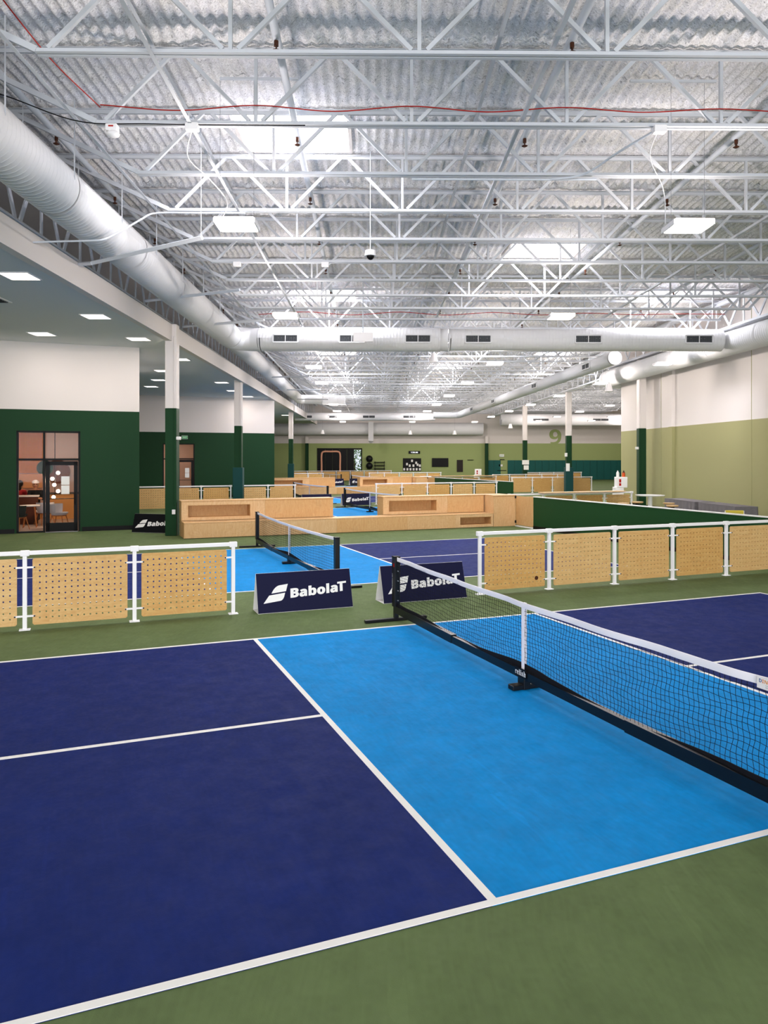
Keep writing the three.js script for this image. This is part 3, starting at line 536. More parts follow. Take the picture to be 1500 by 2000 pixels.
// plywood box front with an opening
const wallWith = (x0, x1, y0, y1, z, t, holes) => { const out = []; let c = x0; for (const [a, b, p, q] of holes) { out.push(bx(a - c, y1 - y0, t, (a + c) / 2, (y0 + y1) / 2, z)); out.push(bx(b - a, p - y0, t, (a + b) / 2, (p + y0) / 2, z)); out.push(bx(b - a, y1 - q, t, (a + b) / 2, (q + y1) / 2, z)); c = b; } out.push(bx(x1 - c, y1 - y0, t, (x1 + c) / 2, (y0 + y1) / 2, z)); return out; };
const cubby = (a, b, p, q, z, depth) => [bx(b - a, 0.015, depth, (a + b) / 2, p + 0.007, z - depth / 2), bx(b - a, 0.015, depth, (a + b) / 2, q - 0.007, z - depth / 2), bx(0.015, q - p, depth, a + 0.007, (p + q) / 2, z - depth / 2), bx(0.015, q - p, depth, b - 0.007, (p + q) / 2, z - depth / 2), bx(b - a, q - p, 0.015, (a + b) / 2, (p + q) / 2, z - depth)];
function bench(u, v, where, lf = -1.57) {
  const P = M.ply;
  const lo = thing('bench', 'long low plywood bench tier ' + where, 'bench', K(u, v), AL, 'plywood benches');
  let i = 0; for (const [a, b] of [[lf, 0.85], [0.85, 3.05], [3.05, 5.45], [5.45, 7.2]]) part('front_panel', tri(bx(b - a - 0.004, 0.42, 0.02, (a + b) / 2, 0.225, 0), a, i * 0.3), P[i++ % 3], lo);
  part('front_panel', wallWith(7.2, 8.62, 0.015, 0.435, 0, 0.02, [[7.36, 8.55, 0.09, 0.36]]), P[1], lo); part('cubby', cubby(7.36, 8.55, 0.09, 0.36, 0, 0.45), P[2], lo, 'open cubby under the seat');
  part('end_panel', bx(0.02, 0.43, 0.6, lf + 0.01, 0.225, -0.31), P[2], lo); part('plinth', bx(8.5 - lf, 0.02, 0.5, (8.5 + lf) / 2 + 0.02, 0.01, -0.3), M.black, lo);
  part('seat_board', [rb(8.62 - lf, 0.028, 0.6, 0.006, (8.62 + lf) / 2, 0.452, -0.29)], P[0], lo, 'plywood seat');
  const mk = (a, b, holes, seams, lb) => {
    const g = thing('cubby_unit', lb + ' ' + where, 'cabinet', K(u + a, v + 0.62), AL, 'plywood cubby units'), W = b - a; let c = 0;
    for (const [j, s] of [...seams, W].entries()) { const hs = holes.filter(([p]) => p >= c && p < s).map(([p, q]) => [p, q, 0.56, 0.93]); part('front_panel', wallWith(c + 0.002, s - 0.002, 0.475, 1.045, 0, 0.02, hs).map((q) => tri(q, c, j)), P[(j + 1) % 3], g); c = s; }
    for (const [p, q] of holes) part('cubby', cubby(p, q, 0.56, 0.93, 0, 0.42), P[2], g, 'open cubby');
    part('side_panel', bx(0.02, 1.04, 0.5, 0.01, 0.52, -0.26), P[0], g); part('side_panel', bx(0.02, 1.04, 0.5, W - 0.01, 0.52, -0.26), P[0], g); part('back_panel', bx(W, 1.04, 0.02, W / 2, 0.52, -0.51), P[1], g);
    part('top_board', rb(W + 0.04, 0.026, 0.56, 0.006, W / 2, 1.058, -0.25), P[0], g, 'plywood top'); return g;
  };
  mk(lf, 3.13, [[0.18, 2.05]], [2.5], 'left plywood cubby unit standing behind the low bench');
  mk(4.85, 8.6, [[0.2, 1.95]], [2.35], 'right plywood cubby unit standing behind the low bench');
  const e = thing('end_cabinet', 'full height plywood cabinet closing the bench ' + where, 'cabinet', K(u + 8.64, v), AL, 'plywood end cabinets');
  part('front_panel', bx(0.86, 1.04, 0.02, 0.43, 0.53, 0), P[0], e); part('side_panel', bx(0.02, 1.04, 1.1, 0.01, 0.53, -0.55), P[1], e); part('side_panel', bx(0.02, 1.04, 1.1, 0.85, 0.53, -0.55), P[1], e); part('top_board', rb(0.88, 0.026, 1.16, 0.006, 0.43, 1.058, -0.55), P[0], e);
  const gt = thing('plywood_gate', 'plywood gate on black hinges joining bench and green half wall ' + where, 'gate', K(u + 9.5, v - 0.02), AL, 'plywood gates');
  part('gate_panel', bx(0.03, 0.98, 1.04, 0, 0.55, 0.56), P[2], gt); for (const y of [0.16, 1.0]) part('hinge', rb(0.05, 0.09, 0.06, 0.01, -0.02, y, 0.03), M.black, gt); part('threshold', bx(0.1, 0.03, 1.04, 0, 0.015, 0.56), M.rail, gt);
  const hw = thing('half_wall', 'dark green half wall with pale top edge running from the gate ' + where, 'half wall', K(u + 9.5, v - 1.1), AL, 'green half walls');
  part('wall_panel', rb(0.12, 1.04, 9.6, 0.004, 0.06, 0.52, 4.8), M.halfgreen, hw); part('top_cap', rb(0.15, 0.025, 9.62, 0.005, 0.06, 1.055, 4.8), M.signWhite, hw, 'pale cap'); part('base_strip', bx(0.01, 0.1, 9.6, -0.005, 0.05, 4.8), M.black, hw);
}
const PAIR = [[0, 0, 0, 0], [7.15, 23.4, 7.65, 23.4], [16.4, 49, 16.8, 49]];
PAIR.forEach(([u, v, bu, bv], i) => {
  const w = ['in the front pair of courts', 'in the middle pair of courts', 'in the farthest pair of courts'][i], det = i === 0 ? 2 : i === 1 ? 1 : 0;
  court(u, v, `blue and navy pickleball court nearer the camera ${w}`); if (i < 2) court(u, v + 9.46, `blue and navy pickleball court farther from the camera ${w}`);
  net(u, v, `black portable net with white band, nearer one ${w}`, i ? 0.09 : 0.047, i === 0); net(u, v + 9.46, `black portable net with white band, farther one ${w}`, i ? 0.09 : 0.055, false);
  const L = i === 0 ? [-7.7, -6.3, -4.9, -3.49, -2.09] : [-4.72, -3.4, -2.09];
  fence(v + 4.68, L.map((x) => x + 0), `white railed fence with perforated plywood left of the net ${w}`, det, { u0: u });
  if (i === 1) fence(v + 4.68, [-9.4, -7.9, -6.5, -5.15], 'short perforated plywood fence left of the second column', 1, { u0: u });
  fence(v + 4.68, [2.1, 3.5, 4.93, 6.3, 7.66, 9.02], `white railed fence with perforated plywood right of the net ${w}`, det, { u0: u, mark: i === 0 });
  aFrame(u - 1.0, v + 4.69, `navy lettered sponsor board left of the net post ${w}`); aFrame(u + 1.03, v + 4.72, `navy lettered sponsor board behind the net post ${w}`);
  if (i < 2) bench(bu, bv + 15.45, i ? 'in mid hall' : 'behind the front courts', i ? -1.1 : -1.57);
});
aFrame(-2.15, 17.75, 'black sponsor board with white lettering leaning by the left column', -0.62, signFaceBlack);
// counter fence with stools behind the first half wall
fence(16.05, [0, 1.4, 2.75, 4.1, 5.35], 'white railed fence carrying a timber bar counter behind the front half wall', 1, { u0: 9.62 });
tag(part('bar_counter', rb(3.6, 0.035, 0.36, 0.01, 0, 0, 0), M.ply[1]), 'long timber bar counter on top of the fence rail', 'counter'); { const o = scene.children[scene.children.length - 1]; o.position.copy(K(9.62 + 3.0, 16.05 - 0.16, 1.1)); o.rotation.y = AL; }
fence(16.05 + 23.4, [0, 1.35, 2.7, 4.05, 5.4], 'far white railed fence with a counter behind the middle half wall', 0, { u0: 17.4 });
tag(part('bar_counter', rb(5, 0.035, 0.36, 0.01, 0, 0, 0), M.ply[1]), 'far timber bar counter behind the middle half wall', 'counter'); { const o = scene.children[scene.children.length - 1]; o.position.copy(K(17.4 + 2.8, 39.3, 1.1)); o.rotation.y = AL; }
// ---------------------------------------------------------------- furniture by the right wall
const stoolAt = [[7.88, 28.16], [8.43, 28.36], [9.22, 28.86], [8.75, 25.9], [9.49, 26.6], [10.35, 25.9], [9.95, 24.6]];
stoolAt.forEach(([x, d], i) => {
  const g = thing('bar_stool', `round wooden stool on a black post, ${ORD[i]} from the left behind the green half wall`, 'stool', V(x, 0, d), 0, 'round stools');
  part('seat', cyl(0.2, 0.2, 0.035, 24, 0, 0.74, 0), M.ply[1], g); part('seat_ring', cyl(0.19, 0.17, 0.02, 24, 0, 0.712, 0), M.edge, g); part('pedestal', [cyl(0.045, 0.045, 0.7, 12, 0, 0.36, 0), cyl(0.05, 0.09, 0.08, 12, 0, 0.68, 0)], M.black, g); part('foot', cyl(0.2, 0.22, 0.02, 24, 0, 0.01, 0), M.black, g);
});
for (const [x, d, l, c] of [[9.5, 25.4, 'round white high table near the right column', 0.49], [3.6, 52, 'far round white table behind the middle fence', 0.5]]) {
  const g = thing('high_table', l, 'table', V(x, 0, d), 0); part('table_top', cyl(c, c - 0.03, 0.035, 36, 0, 1.04, 0), M.rail, g); part('pedestal', cyl(0.075, 0.075, 1.0, 16, 0, 0.52, 0), M.rail, g); part('foot', cyl(0.3, 0.32, 0.025, 24, 0, 0.012, 0), M.rail, g);
}
function clothTable(x, d, len, label) {
  const g = thing('draped_table', label, 'table', V(x, 0, d), Math.atan(0.0577) , 'draped tables'), pos = [], ix = [], n = 160, W = 0.76, pr = 2 * (W + len);
  const at = (t) => { t *= pr; if (t < len) return [-W / 2, len / 2 - t, -1, 0]; t -= len; if (t < W) return [-W / 2 + t, -len / 2, 0, -1]; t -= W; if (t < len) return [W / 2, -len / 2 + t, 1, 0]; t -= len; return [W / 2 - t, len / 2, 0, 1]; };
  for (let j = 0; j <= 6; j++) for (let i = 0; i < n; i++) { const [px, pz, nx, nz] = at(i / n), f = j / 6, q = f * 0.035 * (Math.sin(i * 0.9) + 0.7 * Math.sin(i * 0.37 + 1)) + f * 0.03; pos.push(px + nx * q, 0.745 - f * 0.725, pz + nz * q); }
  for (let j = 0; j < 6; j++) for (let i = 0; i < n; i++) { const a = j * n + i, b = j * n + (i + 1) % n; ix.push(a, b, a + n, b, b + n, a + n); }
  const s = new THREE.BufferGeometry(); s.setAttribute('position', new THREE.Float32BufferAttribute(pos, 3)); s.setIndex(ix); s.computeVertexNormals(); s.setAttribute('uv', new THREE.Float32BufferAttribute(pos.filter((_, i) => i % 3 !== 0), 2));
  part('cloth_skirt', s, M.grey, g, 'grey cloth hanging in folds'); part('cloth_top', rb(W + 0.01, 0.012, len + 0.01, 0.005, 0, 0.748, 0), M.grey, g); part('table_board', bx(W - 0.02, 0.03, len - 0.02, 0, 0.72, 0), M.edge, g);
  for (const [a, b] of [[-0.3, 1], [0.3, 1], [-0.3, -1], [0.3, -1]]) part('leg', cyl(0.015, 0.015, 0.7, 8, a, 0.36, b * (len / 2 - 0.15)), M.black, g);
}
clothTable(12.0, 25.05, 2.44, 'nearer table draped in grey cloth along the right wall'); clothTable(11.85, 27.75, 2.44, 'farther table draped in grey cloth along the right wall');
{
  const g = thing('yellow_chair', 'yellow padded chair back peeking over the green half wall', 'chair', V(10.18, 0, 20.8), -0.15);
  part('backrest', rb(0.52, 0.34, 0.06, 0.03, 0, 0.68, 0, 4), std('#d8c24a', 0.6), g); part('seat', rb(0.5, 0.06, 0.46, 0.025, 0, 0.45, -0.26, 3), std('#d8c24a', 0.6), g);
  for (const [x, z] of [[-0.25, 0.02], [0.25, 0.02], [-0.25, -0.46], [0.25, -0.46]]) part('leg', rod(v3(x, 0, z), v3(x, z > 0 ? 0.84 : 0.46, z), 0.012, 8), M.rail, g);
}
for (const [x, d, s, l] of [[11.55, 34.6, 1, 'white ball dispenser cabinet with bottles on top beside the right wall'], [8.35, 60, 1, 'far white cabinet standing behind the middle fences']]) {
  const g = thing('dispenser_cabinet', l, 'cabinet', V(x, 0, d)); part('body', rb(0.42, 0.95, 0.4, 0.02, -0.12, 0.5, 0), M.rail, g); part('upper_box', rb(0.5, 0.5, 0.4, 0.02, 0, 1.2, 0.02), M.rail, g); part('printed_panel', [bx(0.1, 0.16, 0.004, -0.1, 1.27, 0.224), bx(0.1, 0.12, 0.004, -0.1, 1.1, 0.224)], M.red, g);
  if (d < 40) { for (const [q, c, ll] of [[-0.14, '#e9ebe8', 'white drinks bottle on the dispenser cabinet'], [0.14, '#d2572a', 'orange drinks bottle on the dispenser cabinet']]) { const b = thing('drinks_bottle', ll, 'bottle', V(x + q, 1.45, d)); part('bottle_body', cyl(0.07, 0.07, 0.2, 16, 0, 0.1, 0), std(c, 0.4), b); part('bottle_cap', [cyl(0.035, 0.06, 0.05, 16, 0, 0.225, 0), cyl(0.03, 0.03, 0.05, 12, 0, 0.27, 0)], c === '#d2572a' ? M.brown : M.rail, b); } }
}
// ---------------------------------------------------------------- the far end wall
const FZ = 79.98;
{
  const g = thing('sliding_door', 'wide black panelled door at the far end with a narrow bright window', 'door', V(-3.9, 0, FZ), 0);
  for (let i = 0; i < 5; i++) part('door_panel', bx(0.76, 3.3, 0.06, -1.95 + i * 0.78, 1.65, 0.03), M.black, g);
  part('frame', [bx(4.85, 0.12, 0.1, 0, 3.36, 0.04), bx(0.12, 3.4, 0.1, 2.37, 1.7, 0.04), bx(0.12, 3.4, 0.1, -2.37, 1.7, 0.04)], M.black, g);
  part('window_pane', bx(0.84, 3.0, 0.01, 1.98, 1.72, -0.1), M.glass, g, 'clear pane showing foliage outside');
  const leaves = [], tr = thing('garden_tree', 'leafy green tree outside the narrow far window', 'tree', V(-2.4, 0, 84.2)); for (let q = 0; q < 900; q++) { const l = new THREE.CircleGeometry(rr(0.07, 0.16), 5); l.rotateX(rr(0, 6)).rotateY(rr(0, 6)).translate(rr(-1.8, 2), rr(0.2, 3.4), rr(-1, 0.6)); leaves.push(l); }
  tag(part('foliage', leaves, std('#6f9a5c', 0.8, { side: THREE.DoubleSide }), tr, 'dense green leaves'), null, null, null, 'stuff'); part('trunk', cyl(0.08, 0.12, 2.4, 8, 0, 1.2, 0), M.brown, tr);
  const s = new THREE.Shape(); const rrct = (p, w, h, r) => { p.moveTo(-w, 0); p.lineTo(-w, h - r); p.quadraticCurveTo(-w, h, -w + r, h); p.lineTo(w - r, h); p.quadraticCurveTo(w, h, w, h - r); p.lineTo(w, 0); };
  const arch = thing('arch_frame', 'rounded pale pink arch frame in front of the far black door', 'arch', V(-4.85, 0, FZ - 0.2));
  part('arch_tube', new THREE.TubeGeometry(new THREE.CatmullRomCurve3([v3(-1, 0, 0), v3(-1, 1.5, 0), v3(-1, 2.7, 0), v3(-0.93, 2.95, 0), v3(-0.7, 3.05, 0), v3(0, 3.05, 0), v3(0.7, 3.05, 0), v3(0.93, 2.95, 0), v3(1, 2.7, 0), v3(1, 1.5, 0), v3(1, 0, 0)]), 80, 0.1, 10), std('#e8a98c', 0.5), arch);
  for (const [y, l] of [[2.27, 'upper'], [1.5, 'lower']]) { const b = thing('exercise_ball', `${l} black exercise ball racked on the far wall`, 'ball', V(-0.68, y, FZ - 0.42), 0, 'exercise balls'); part('ball', new THREE.SphereGeometry(0.37, 24, 16), std('#17181a', 0.3), b); part('ring_holder', new THREE.TorusGeometry(0.28, 0.02, 8, 24).rotateX(Math.PI / 2).translate(0, -0.3, 0), M.black, b); }
  const k = thing('weight_rack', 'black three tier rack on the far wall', 'rack', V(0.42, 0, FZ - 0.25)); for (const y of [1.2, 1.55, 1.9]) part('shelf', [rb(1.2, 0.07, 0.4, 0.02, 0, y, 0)], M.black, k); for (const x of [-0.5, 0.5]) part('upright', bx(0.06, 2.0, 0.1, x, 1.0, 0.1), M.black, k);
  const n = thing('notice_board', 'black notice board with pinned white papers on the far wall', 'board', V(3.95, 1.63, FZ)); part('board', rb(1.98, 1.4, 0.04, 0.01, 0, 0, 0.02), M.black, n);
  for (const [x, y] of [[0, 0.42], [-0.55, 0.06], [0.45, 0.2], [-0.25, -0.1], [0.15, -0.1], [0.6, 0], [-0.85, -0.5], [-0.5, -0.5], [-0.17, -0.5], [0.17, -0.5], [0.5, -0.5], [0.85, -0.5], [0.85, -0.1]]) part('paper', bx(0.2, 0.26, 0.006, x, y, 0.044), M.paper, n);
  const ck = thing('wall_clock', 'small digital clock with glowing white digits on the far wall', 'clock', V(4.2, 2.97, FZ)); part('case', rb(1.25, 0.3, 0.08, 0.02, 0, 0, 0.04), M.black, ck);
  const c = document.createElement('canvas'); c.width = 512; c.height = 128; const x = c.getContext('2d'); x.fillStyle = '#05060a'; x.fillRect(0, 0, 512, 128); x.fillStyle = '#f2f6ff'; x.font = 'bold 104px sans-serif'; x.textAlign = 'center'; x.textBaseline = 'middle'; x.fillText('1:54:46', 256, 66); const t = new THREE.CanvasTexture(c); t.colorSpace = THREE.SRGBColorSpace;
  const dd = part('display', new THREE.PlaneGeometry(1.18, 0.26), std('#ffffff', 0.5, { map: t, emissive: '#ffffff', emissiveMap: t, emissiveIntensity: 1 }), ck); dd.position.z = 0.083;
  tag(part('television', [rb(1.78, 0.95, 0.07, 0.015, 0, 0, 0.05), bx(0.4, 0.3, 0.05, 0, 0, 0)], M.black), 'large black television on the far wall', 'television').position.copy(V(7.0, 1.87, FZ - 0.03));
  tag(part('wall_panel', rb(0.66, 1.3, 0.06, 0.01, 0, 0, 0.03), std('#2b2420', 0.5)), 'narrow dark brown panel right of the far television', 'panel').position.copy(V(9.15, 1.5, FZ));
  tag(part('wall_shelf', rb(0.66, 0.05, 0.15, 0.01, 0, 0, 0.08), M.black), 'short thin black ledge right of the dark panel', 'shelf').position.copy(V(10.3, 2.15, FZ));
  const pads = thing('wall_padding', 'row of teal safety pads along the far right wall', 'padding', V(0, 0, FZ)); for (let q = 12.1; q < 28.5; q += 0.75) { if (q > 13.1 && q < 14.3) continue; part('pad', rb(0.735, 2.1, 0.06, 0.012, q + 0.37, 1.06, 0.03, 1), M.teal, pads); }
  const dr = sgroup('door_1', 'olive exit door between the teal pads', V(13.7, 0, FZ)); part('leaf', bx(1.1, 2.1, 0.05, 0, 1.05, 0.025), M.farolive, dr); part('closer', rb(0.5, 0.07, 0.12, 0.01, 0.05, 2.18, 0.06), M.black, dr); part('push_bar', rb(1.0, 0.07, 0.08, 0.01, 0, 1.0, 0.08), M.black, dr); part('notice', bx(0.4, 0.22, 0.01, -0.1, 1.55, 0.055), M.paper, dr);
  const ex = thing('exit_sign', 'white lit exit sign above the far olive door', 'sign', V(13.7, 2.62, FZ)); part('box', rb(0.5, 0.28, 0.1, 0.02, 0, 0, 0.06), M.rail, ex); const ep = part('legend', new THREE.PlaneGeometry(0.42, 0.2), textPlate('EXIT', 0.42, 0.2, '#2c9a4a', '#f4f6f2', 'bold 190px sans-serif'), ex); ep.position.z = 0.115;
}
const font = await new FontLoader().loadAsync('fonts/droid/droid_sans_bold.typeface.json');
{ const t = new TextGeometry('9', { font, size: 1.62, depth: 0.01, curveSegments: 10 }); t.computeBoundingBox(); const b = t.boundingBox; t.translate(-(b.min.x + b.max.x) / 2, -b.min.y, 0).scale(1.2, 1, 1); const o = tag(part('painted_number', t, M.farolive), 'large olive number nine painted on the far white wall', 'number'); o.position.copy(V(19.55, 3.82, FZ - 0.012)); }
// rows of rails deep in the hall
fence(64.5, [0, 1.5, 3, 4.5, 6, 7.5, 9, 10.5], 'farthest white railed plywood fence before the end wall', 0, { u0: 14.5 });
fence(44, [0, 1.5, 3, 4.5, 6, 7.5], 'white railed plywood fence at the far right between the columns', 0, { u0: 25.2 }); fence(36, [0, 1.5, 3, 4.5, 6], 'white railed plywood fence just left of the right wall end', 0, { u0: 22, turn: -0.1 });
fence(50, [0, 1.5, 3, 4.5, 6], 'small white railed fence in front of the teal pads', 0, { u0: 32 });
// ---------------------------------------------------------------- things hung from the roof
{
  const g = thing('hanging_panel', 'white rectangular panel hanging on a pole before the cross duct', 'panel', V(-0.42, 6.36, 24.5)); part('panel_board', rb(0.66, 0.31, 0.06, 0.02), M.rail, g); part('pole', [rod(v3(0, 0.15, 0), v3(0, 1.85, 0), 0.02, 8), rod(v3(-0.1, 0.15, 0), v3(0, 0.4, 0), 0.008, 6), rod(v3(0.1, 0.15, 0), v3(0, 0.4, 0), 0.008, 6)], M.pipe, g);
  const c = thing('dome_camera', 'small white dome camera hanging on a thin rod', 'camera', V(-0.1, 6.25, 14.1)); part('housing', cyl(0.1, 0.11, 0.1, 24), M.rail, c); part('lens_dome', new THREE.SphereGeometry(0.075, 20, 10, 0, Math.PI * 2, Math.PI / 2, Math.PI / 2).translate(0, -0.05, 0), M.black, c, 'dark dome'); part('rod', rod(v3(0, 0.05, 0), v3(0, 1.95, 0), 0.009, 6), M.pipe, c);
  const f = thing('alarm_strobe', 'white fire alarm strobe under the second joist at the left', 'alarm', V(-3.72, 6.95, 10.45)); part('base', rb(0.17, 0.1, 0.12, 0.02, 0, 0.04, 0), M.rail, f); part('dome', new THREE.SphereGeometry(0.09, 18, 10).scale(1, 0.6, 0.8).translate(0.02, -0.05, 0.02), M.rail, f); part('mark', textless(), M.red, f);
  function textless() { return bx(0.07, 0.02, 0.004, 0, 0.05, 0.062); }
  for (const [x, d, l] of [[-2.6, 10.47, 'left, above the nearest lamp'], [4.05, 10.47, 'right, feeding the nearest lamp'], [-1.22, 17.85, 'centre, on the sixth joist'], [-3.35, 17.85, 'left, on the sixth joist']]) tag(part('junction_box', rb(0.18, 0.1, 0.12, 0.012), M.rail), 'small white junction box ' + l, 'box', 'junction boxes').position.copy(V(x, 7.02, d));
  const cable = (pts, r, m, l, n = 'cable') => tag(part(n, tube(pts, r, 6), m), l, 'cable', 'ceiling cables');
  cable([V(-2.6, 7.04, 10.5), V(-2.72, 6.7, 10.7), V(-2.45, 6.45, 10.9), V(-2.25, 6.2, 11.2), V(-2.4, 5.97, 11.4)], 0.007, M.rail, 'white cable dropping to the nearest left lamp');
  cable([V(4.05, 7.04, 10.5), V(4.0, 6.75, 10.7), V(4.3, 6.4, 11), V(4.42, 6.2, 11.2), V(4.5, 5.97, 11.4)], 0.007, M.rail, 'white cable dropping to the nearest right lamp');
  const redPts = []; for (let x = -3.9; x < 8; x += 1.1) redPts.push(V(x, 7.3 + 0.04 * Math.sin(x * 2.7), 10.48)); cable(redPts, 0.008, M.red, 'red alarm cable strung along the second joist');
  cable([V(-4.2, 7.55, 6.9), V(-4.05, 7.3, 8.6), V(-4.0, 7.25, 9.2), V(-3.9, 7.3, 10.48)], 0.008, M.red, 'red alarm cable dropping between the first two joists at the left');
  const r2 = []; for (let x = -4; x < 12; x += 1.6) r2.push(V(x, 7.28 + 0.05 * Math.sin(x * 2.1), 25.2)); cable(r2, 0.012, M.red, 'red alarm cable on the far joist before the cross duct');
  cable([V(-6.1, 7.75, 10.5), V(-5.2, 7.45, 10.5), V(-4.2, 7.1, 10.48), V(-3.2, 7.06, 10.46), V(-1, 7.05, 10.46)], 0.008, M.black, 'black cable lying on the left end of the second joist');
  cable([V(3.7, 7.0, 12.3), V(2.3, 7.0, 12.32), V(1, 7.0, 12.32), V(0.6, 7.0, 12.32)], 0.02, M.pipe, 'white conduit along the third joist', 'conduit'); cable([V(4.05, 7.05, 10.5), V(3.75, 7.05, 11.3), V(3.4, 7.0, 12.1), V(2.9, 7.0, 12.32)], 0.02, M.pipe, 'white conduit bending from the right junction box', 'conduit');
  const rbr = thing('roof_brace', 'white angle brace passing below the left duct', 'brace', V(0, 0, 0), 0, 'left braces'); part('brace_angle', tri(bar(V(-5.72, 6.26, 14.9), V(-3.1, 6.27, 13.2), 0.07, 0.05)), M.steel, rbr); part('brace_stub', tri(bar(V(-6.2, 6.34, 15.3), V(-5.7, 6.25, 14.88), 0.06, 0.05)), M.steel, rbr); part('hanger_rod', rod(V(-3.12, 6.27, 13.2), V(-3.12, 8.2, 13.2), 0.006, 6), M.steel, rbr);
  tag(part('conduit', tube([V(-6.1, 6.18, 13.2), V(-5.6, 6.175, 13.13), V(-5.0, 6.16, 13.03), V(-4.82, 6.17, 13.02), V(-4.7, 6.3, 13.2), V(-4.4, 6.8, 13.85), V(-4.28, 6.99, 14.1), V(-4.1, 7.03, 14.15), V(-3.6, 7.03, 14.15), V(-2.5, 7.03, 14.15)], 0.018, 8), M.pipe), 'white bent conduit passing below the left duct', 'conduit', 'left braces');
  for (const [i, d] of [19.6, 23.4, 38, 45, 52].entries()) tag(part('roof_brace', tri(bar(V(-6.1, 6.5, d), V(-3.2, 6.3, d - 2.2), 0.06, 0.05)), M.steel), `white angle brace under the left duct, ${ORD[i]} beyond the nearest one`, 'brace', 'left braces');
  for (const [i, [x, y, d]] of [[2.6, 6.85, 33], [-4.9, 4.75, 68], [3.2, 4.7, 68], [7.3, 4.7, 68], [10.8, 5.6, 34], [11, 4.95, 60]].entries()) { const s = thing('pendant_speaker', `white cone speaker hanging on a wire, ${['right of the cross duct middle', 'far left before the end wall', 'far centre', 'far right of centre', 'beside the right column', 'near the far right column'][i]}`, 'speaker', V(x, y, d), 0, 'pendant speakers'); part('cone', cyl(0.1, 0.19, 0.36, 20), M.rail, s); part('wire', rod(v3(0, 0.18, 0), v3(0, 8.1 - y, 0), 0.006, 4), M.wire, s); }
}
// ---------------------------------------------------------------- glazed doors and the lounge behind the first
function storefront(u0, u1, v, mull, label, leafAt) {
  const g = sgroup(leafAt, label, K(0, v), AL), H = 3.19, T = 0.09, z = -0.06;
  part('frame', [bx(u1 - u0, 0.06, T, (u0 + u1) / 2, H - 0.03, z), bx(0.06, H, T, u0 + 0.03, H / 2, z), bx(0.06, H, T, u1 - 0.03, H / 2, z), bx(0.06, H, T, mull, H / 2, z), bx(u1 - u0, 0.07, T, (u0 + u1) / 2, 2.29, z), bx(mull - u0, 0.05, T, (u0 + mull) / 2, 0.025, z)], M.black, g);
  part('pane', bx(mull - u0 - 0.1, 2.2, 0.008, (u0 + mull) / 2, 1.15, z), M.glass, g); part('pane', bx(mull - u0 - 0.1, 0.82, 0.008, (u0 + mull) / 2, 2.73, z), M.glass, g); part('pane', bx(u1 - mull - 0.1, 0.82, 0.008, (u1 + mull) / 2, 2.73, z), M.glass, g);
  const a = mull + 0.04, b = u1 - 0.07, d = new THREE.Group(); d.name = 'door_leaf'; g.add(d);
  part('leaf_frame', [bx(0.12, 2.2, 0.05, a + 0.06, 1.12, z), bx(0.12, 2.2, 0.05, b - 0.06, 1.12, z), bx(b - a, 0.13, 0.05, (a + b) / 2, 2.17, z), bx(b - a, 0.27, 0.05, (a + b) / 2, 0.16, z), bx(b - a, 0.025, 0.03, (a + b) / 2, 1.05, z)], M.black, d);
  part('pane', bx(b - a - 0.24, 1.9, 0.008, (a + b) / 2, 1.2, z), M.glass, d); part('pull_handle', tube([v3(b - 0.09, 0.85, z + 0.03), v3(b - 0.09, 0.9, z + 0.09), v3(b - 0.09, 1.2, z + 0.09), v3(b - 0.09, 1.25, z + 0.03)], 0.012, 8), M.black, d); part('paper_notice', [bx(0.24, 0.27, 0.003, (a + b) / 2 + 0.1, 1.62, z + 0.008), bx(0.24, 0.27, 0.003, (a + b) / 2 + 0.1, 1.33, z + 0.008)], M.paper, d, 'white paper sheets');
  part('threshold', bx(b - a, 0.012, 0.14, (a + b) / 2, 0.006, z + 0.06), M.wire, g);
}
storefront(-6.2, -4.37, 19, -5.42, 'black framed glass door and side window in the left wall', 'door_2');
storefront(-0.17, 1.63, 38, 0.62, 'black framed glass door in the further left wall', 'door_3');
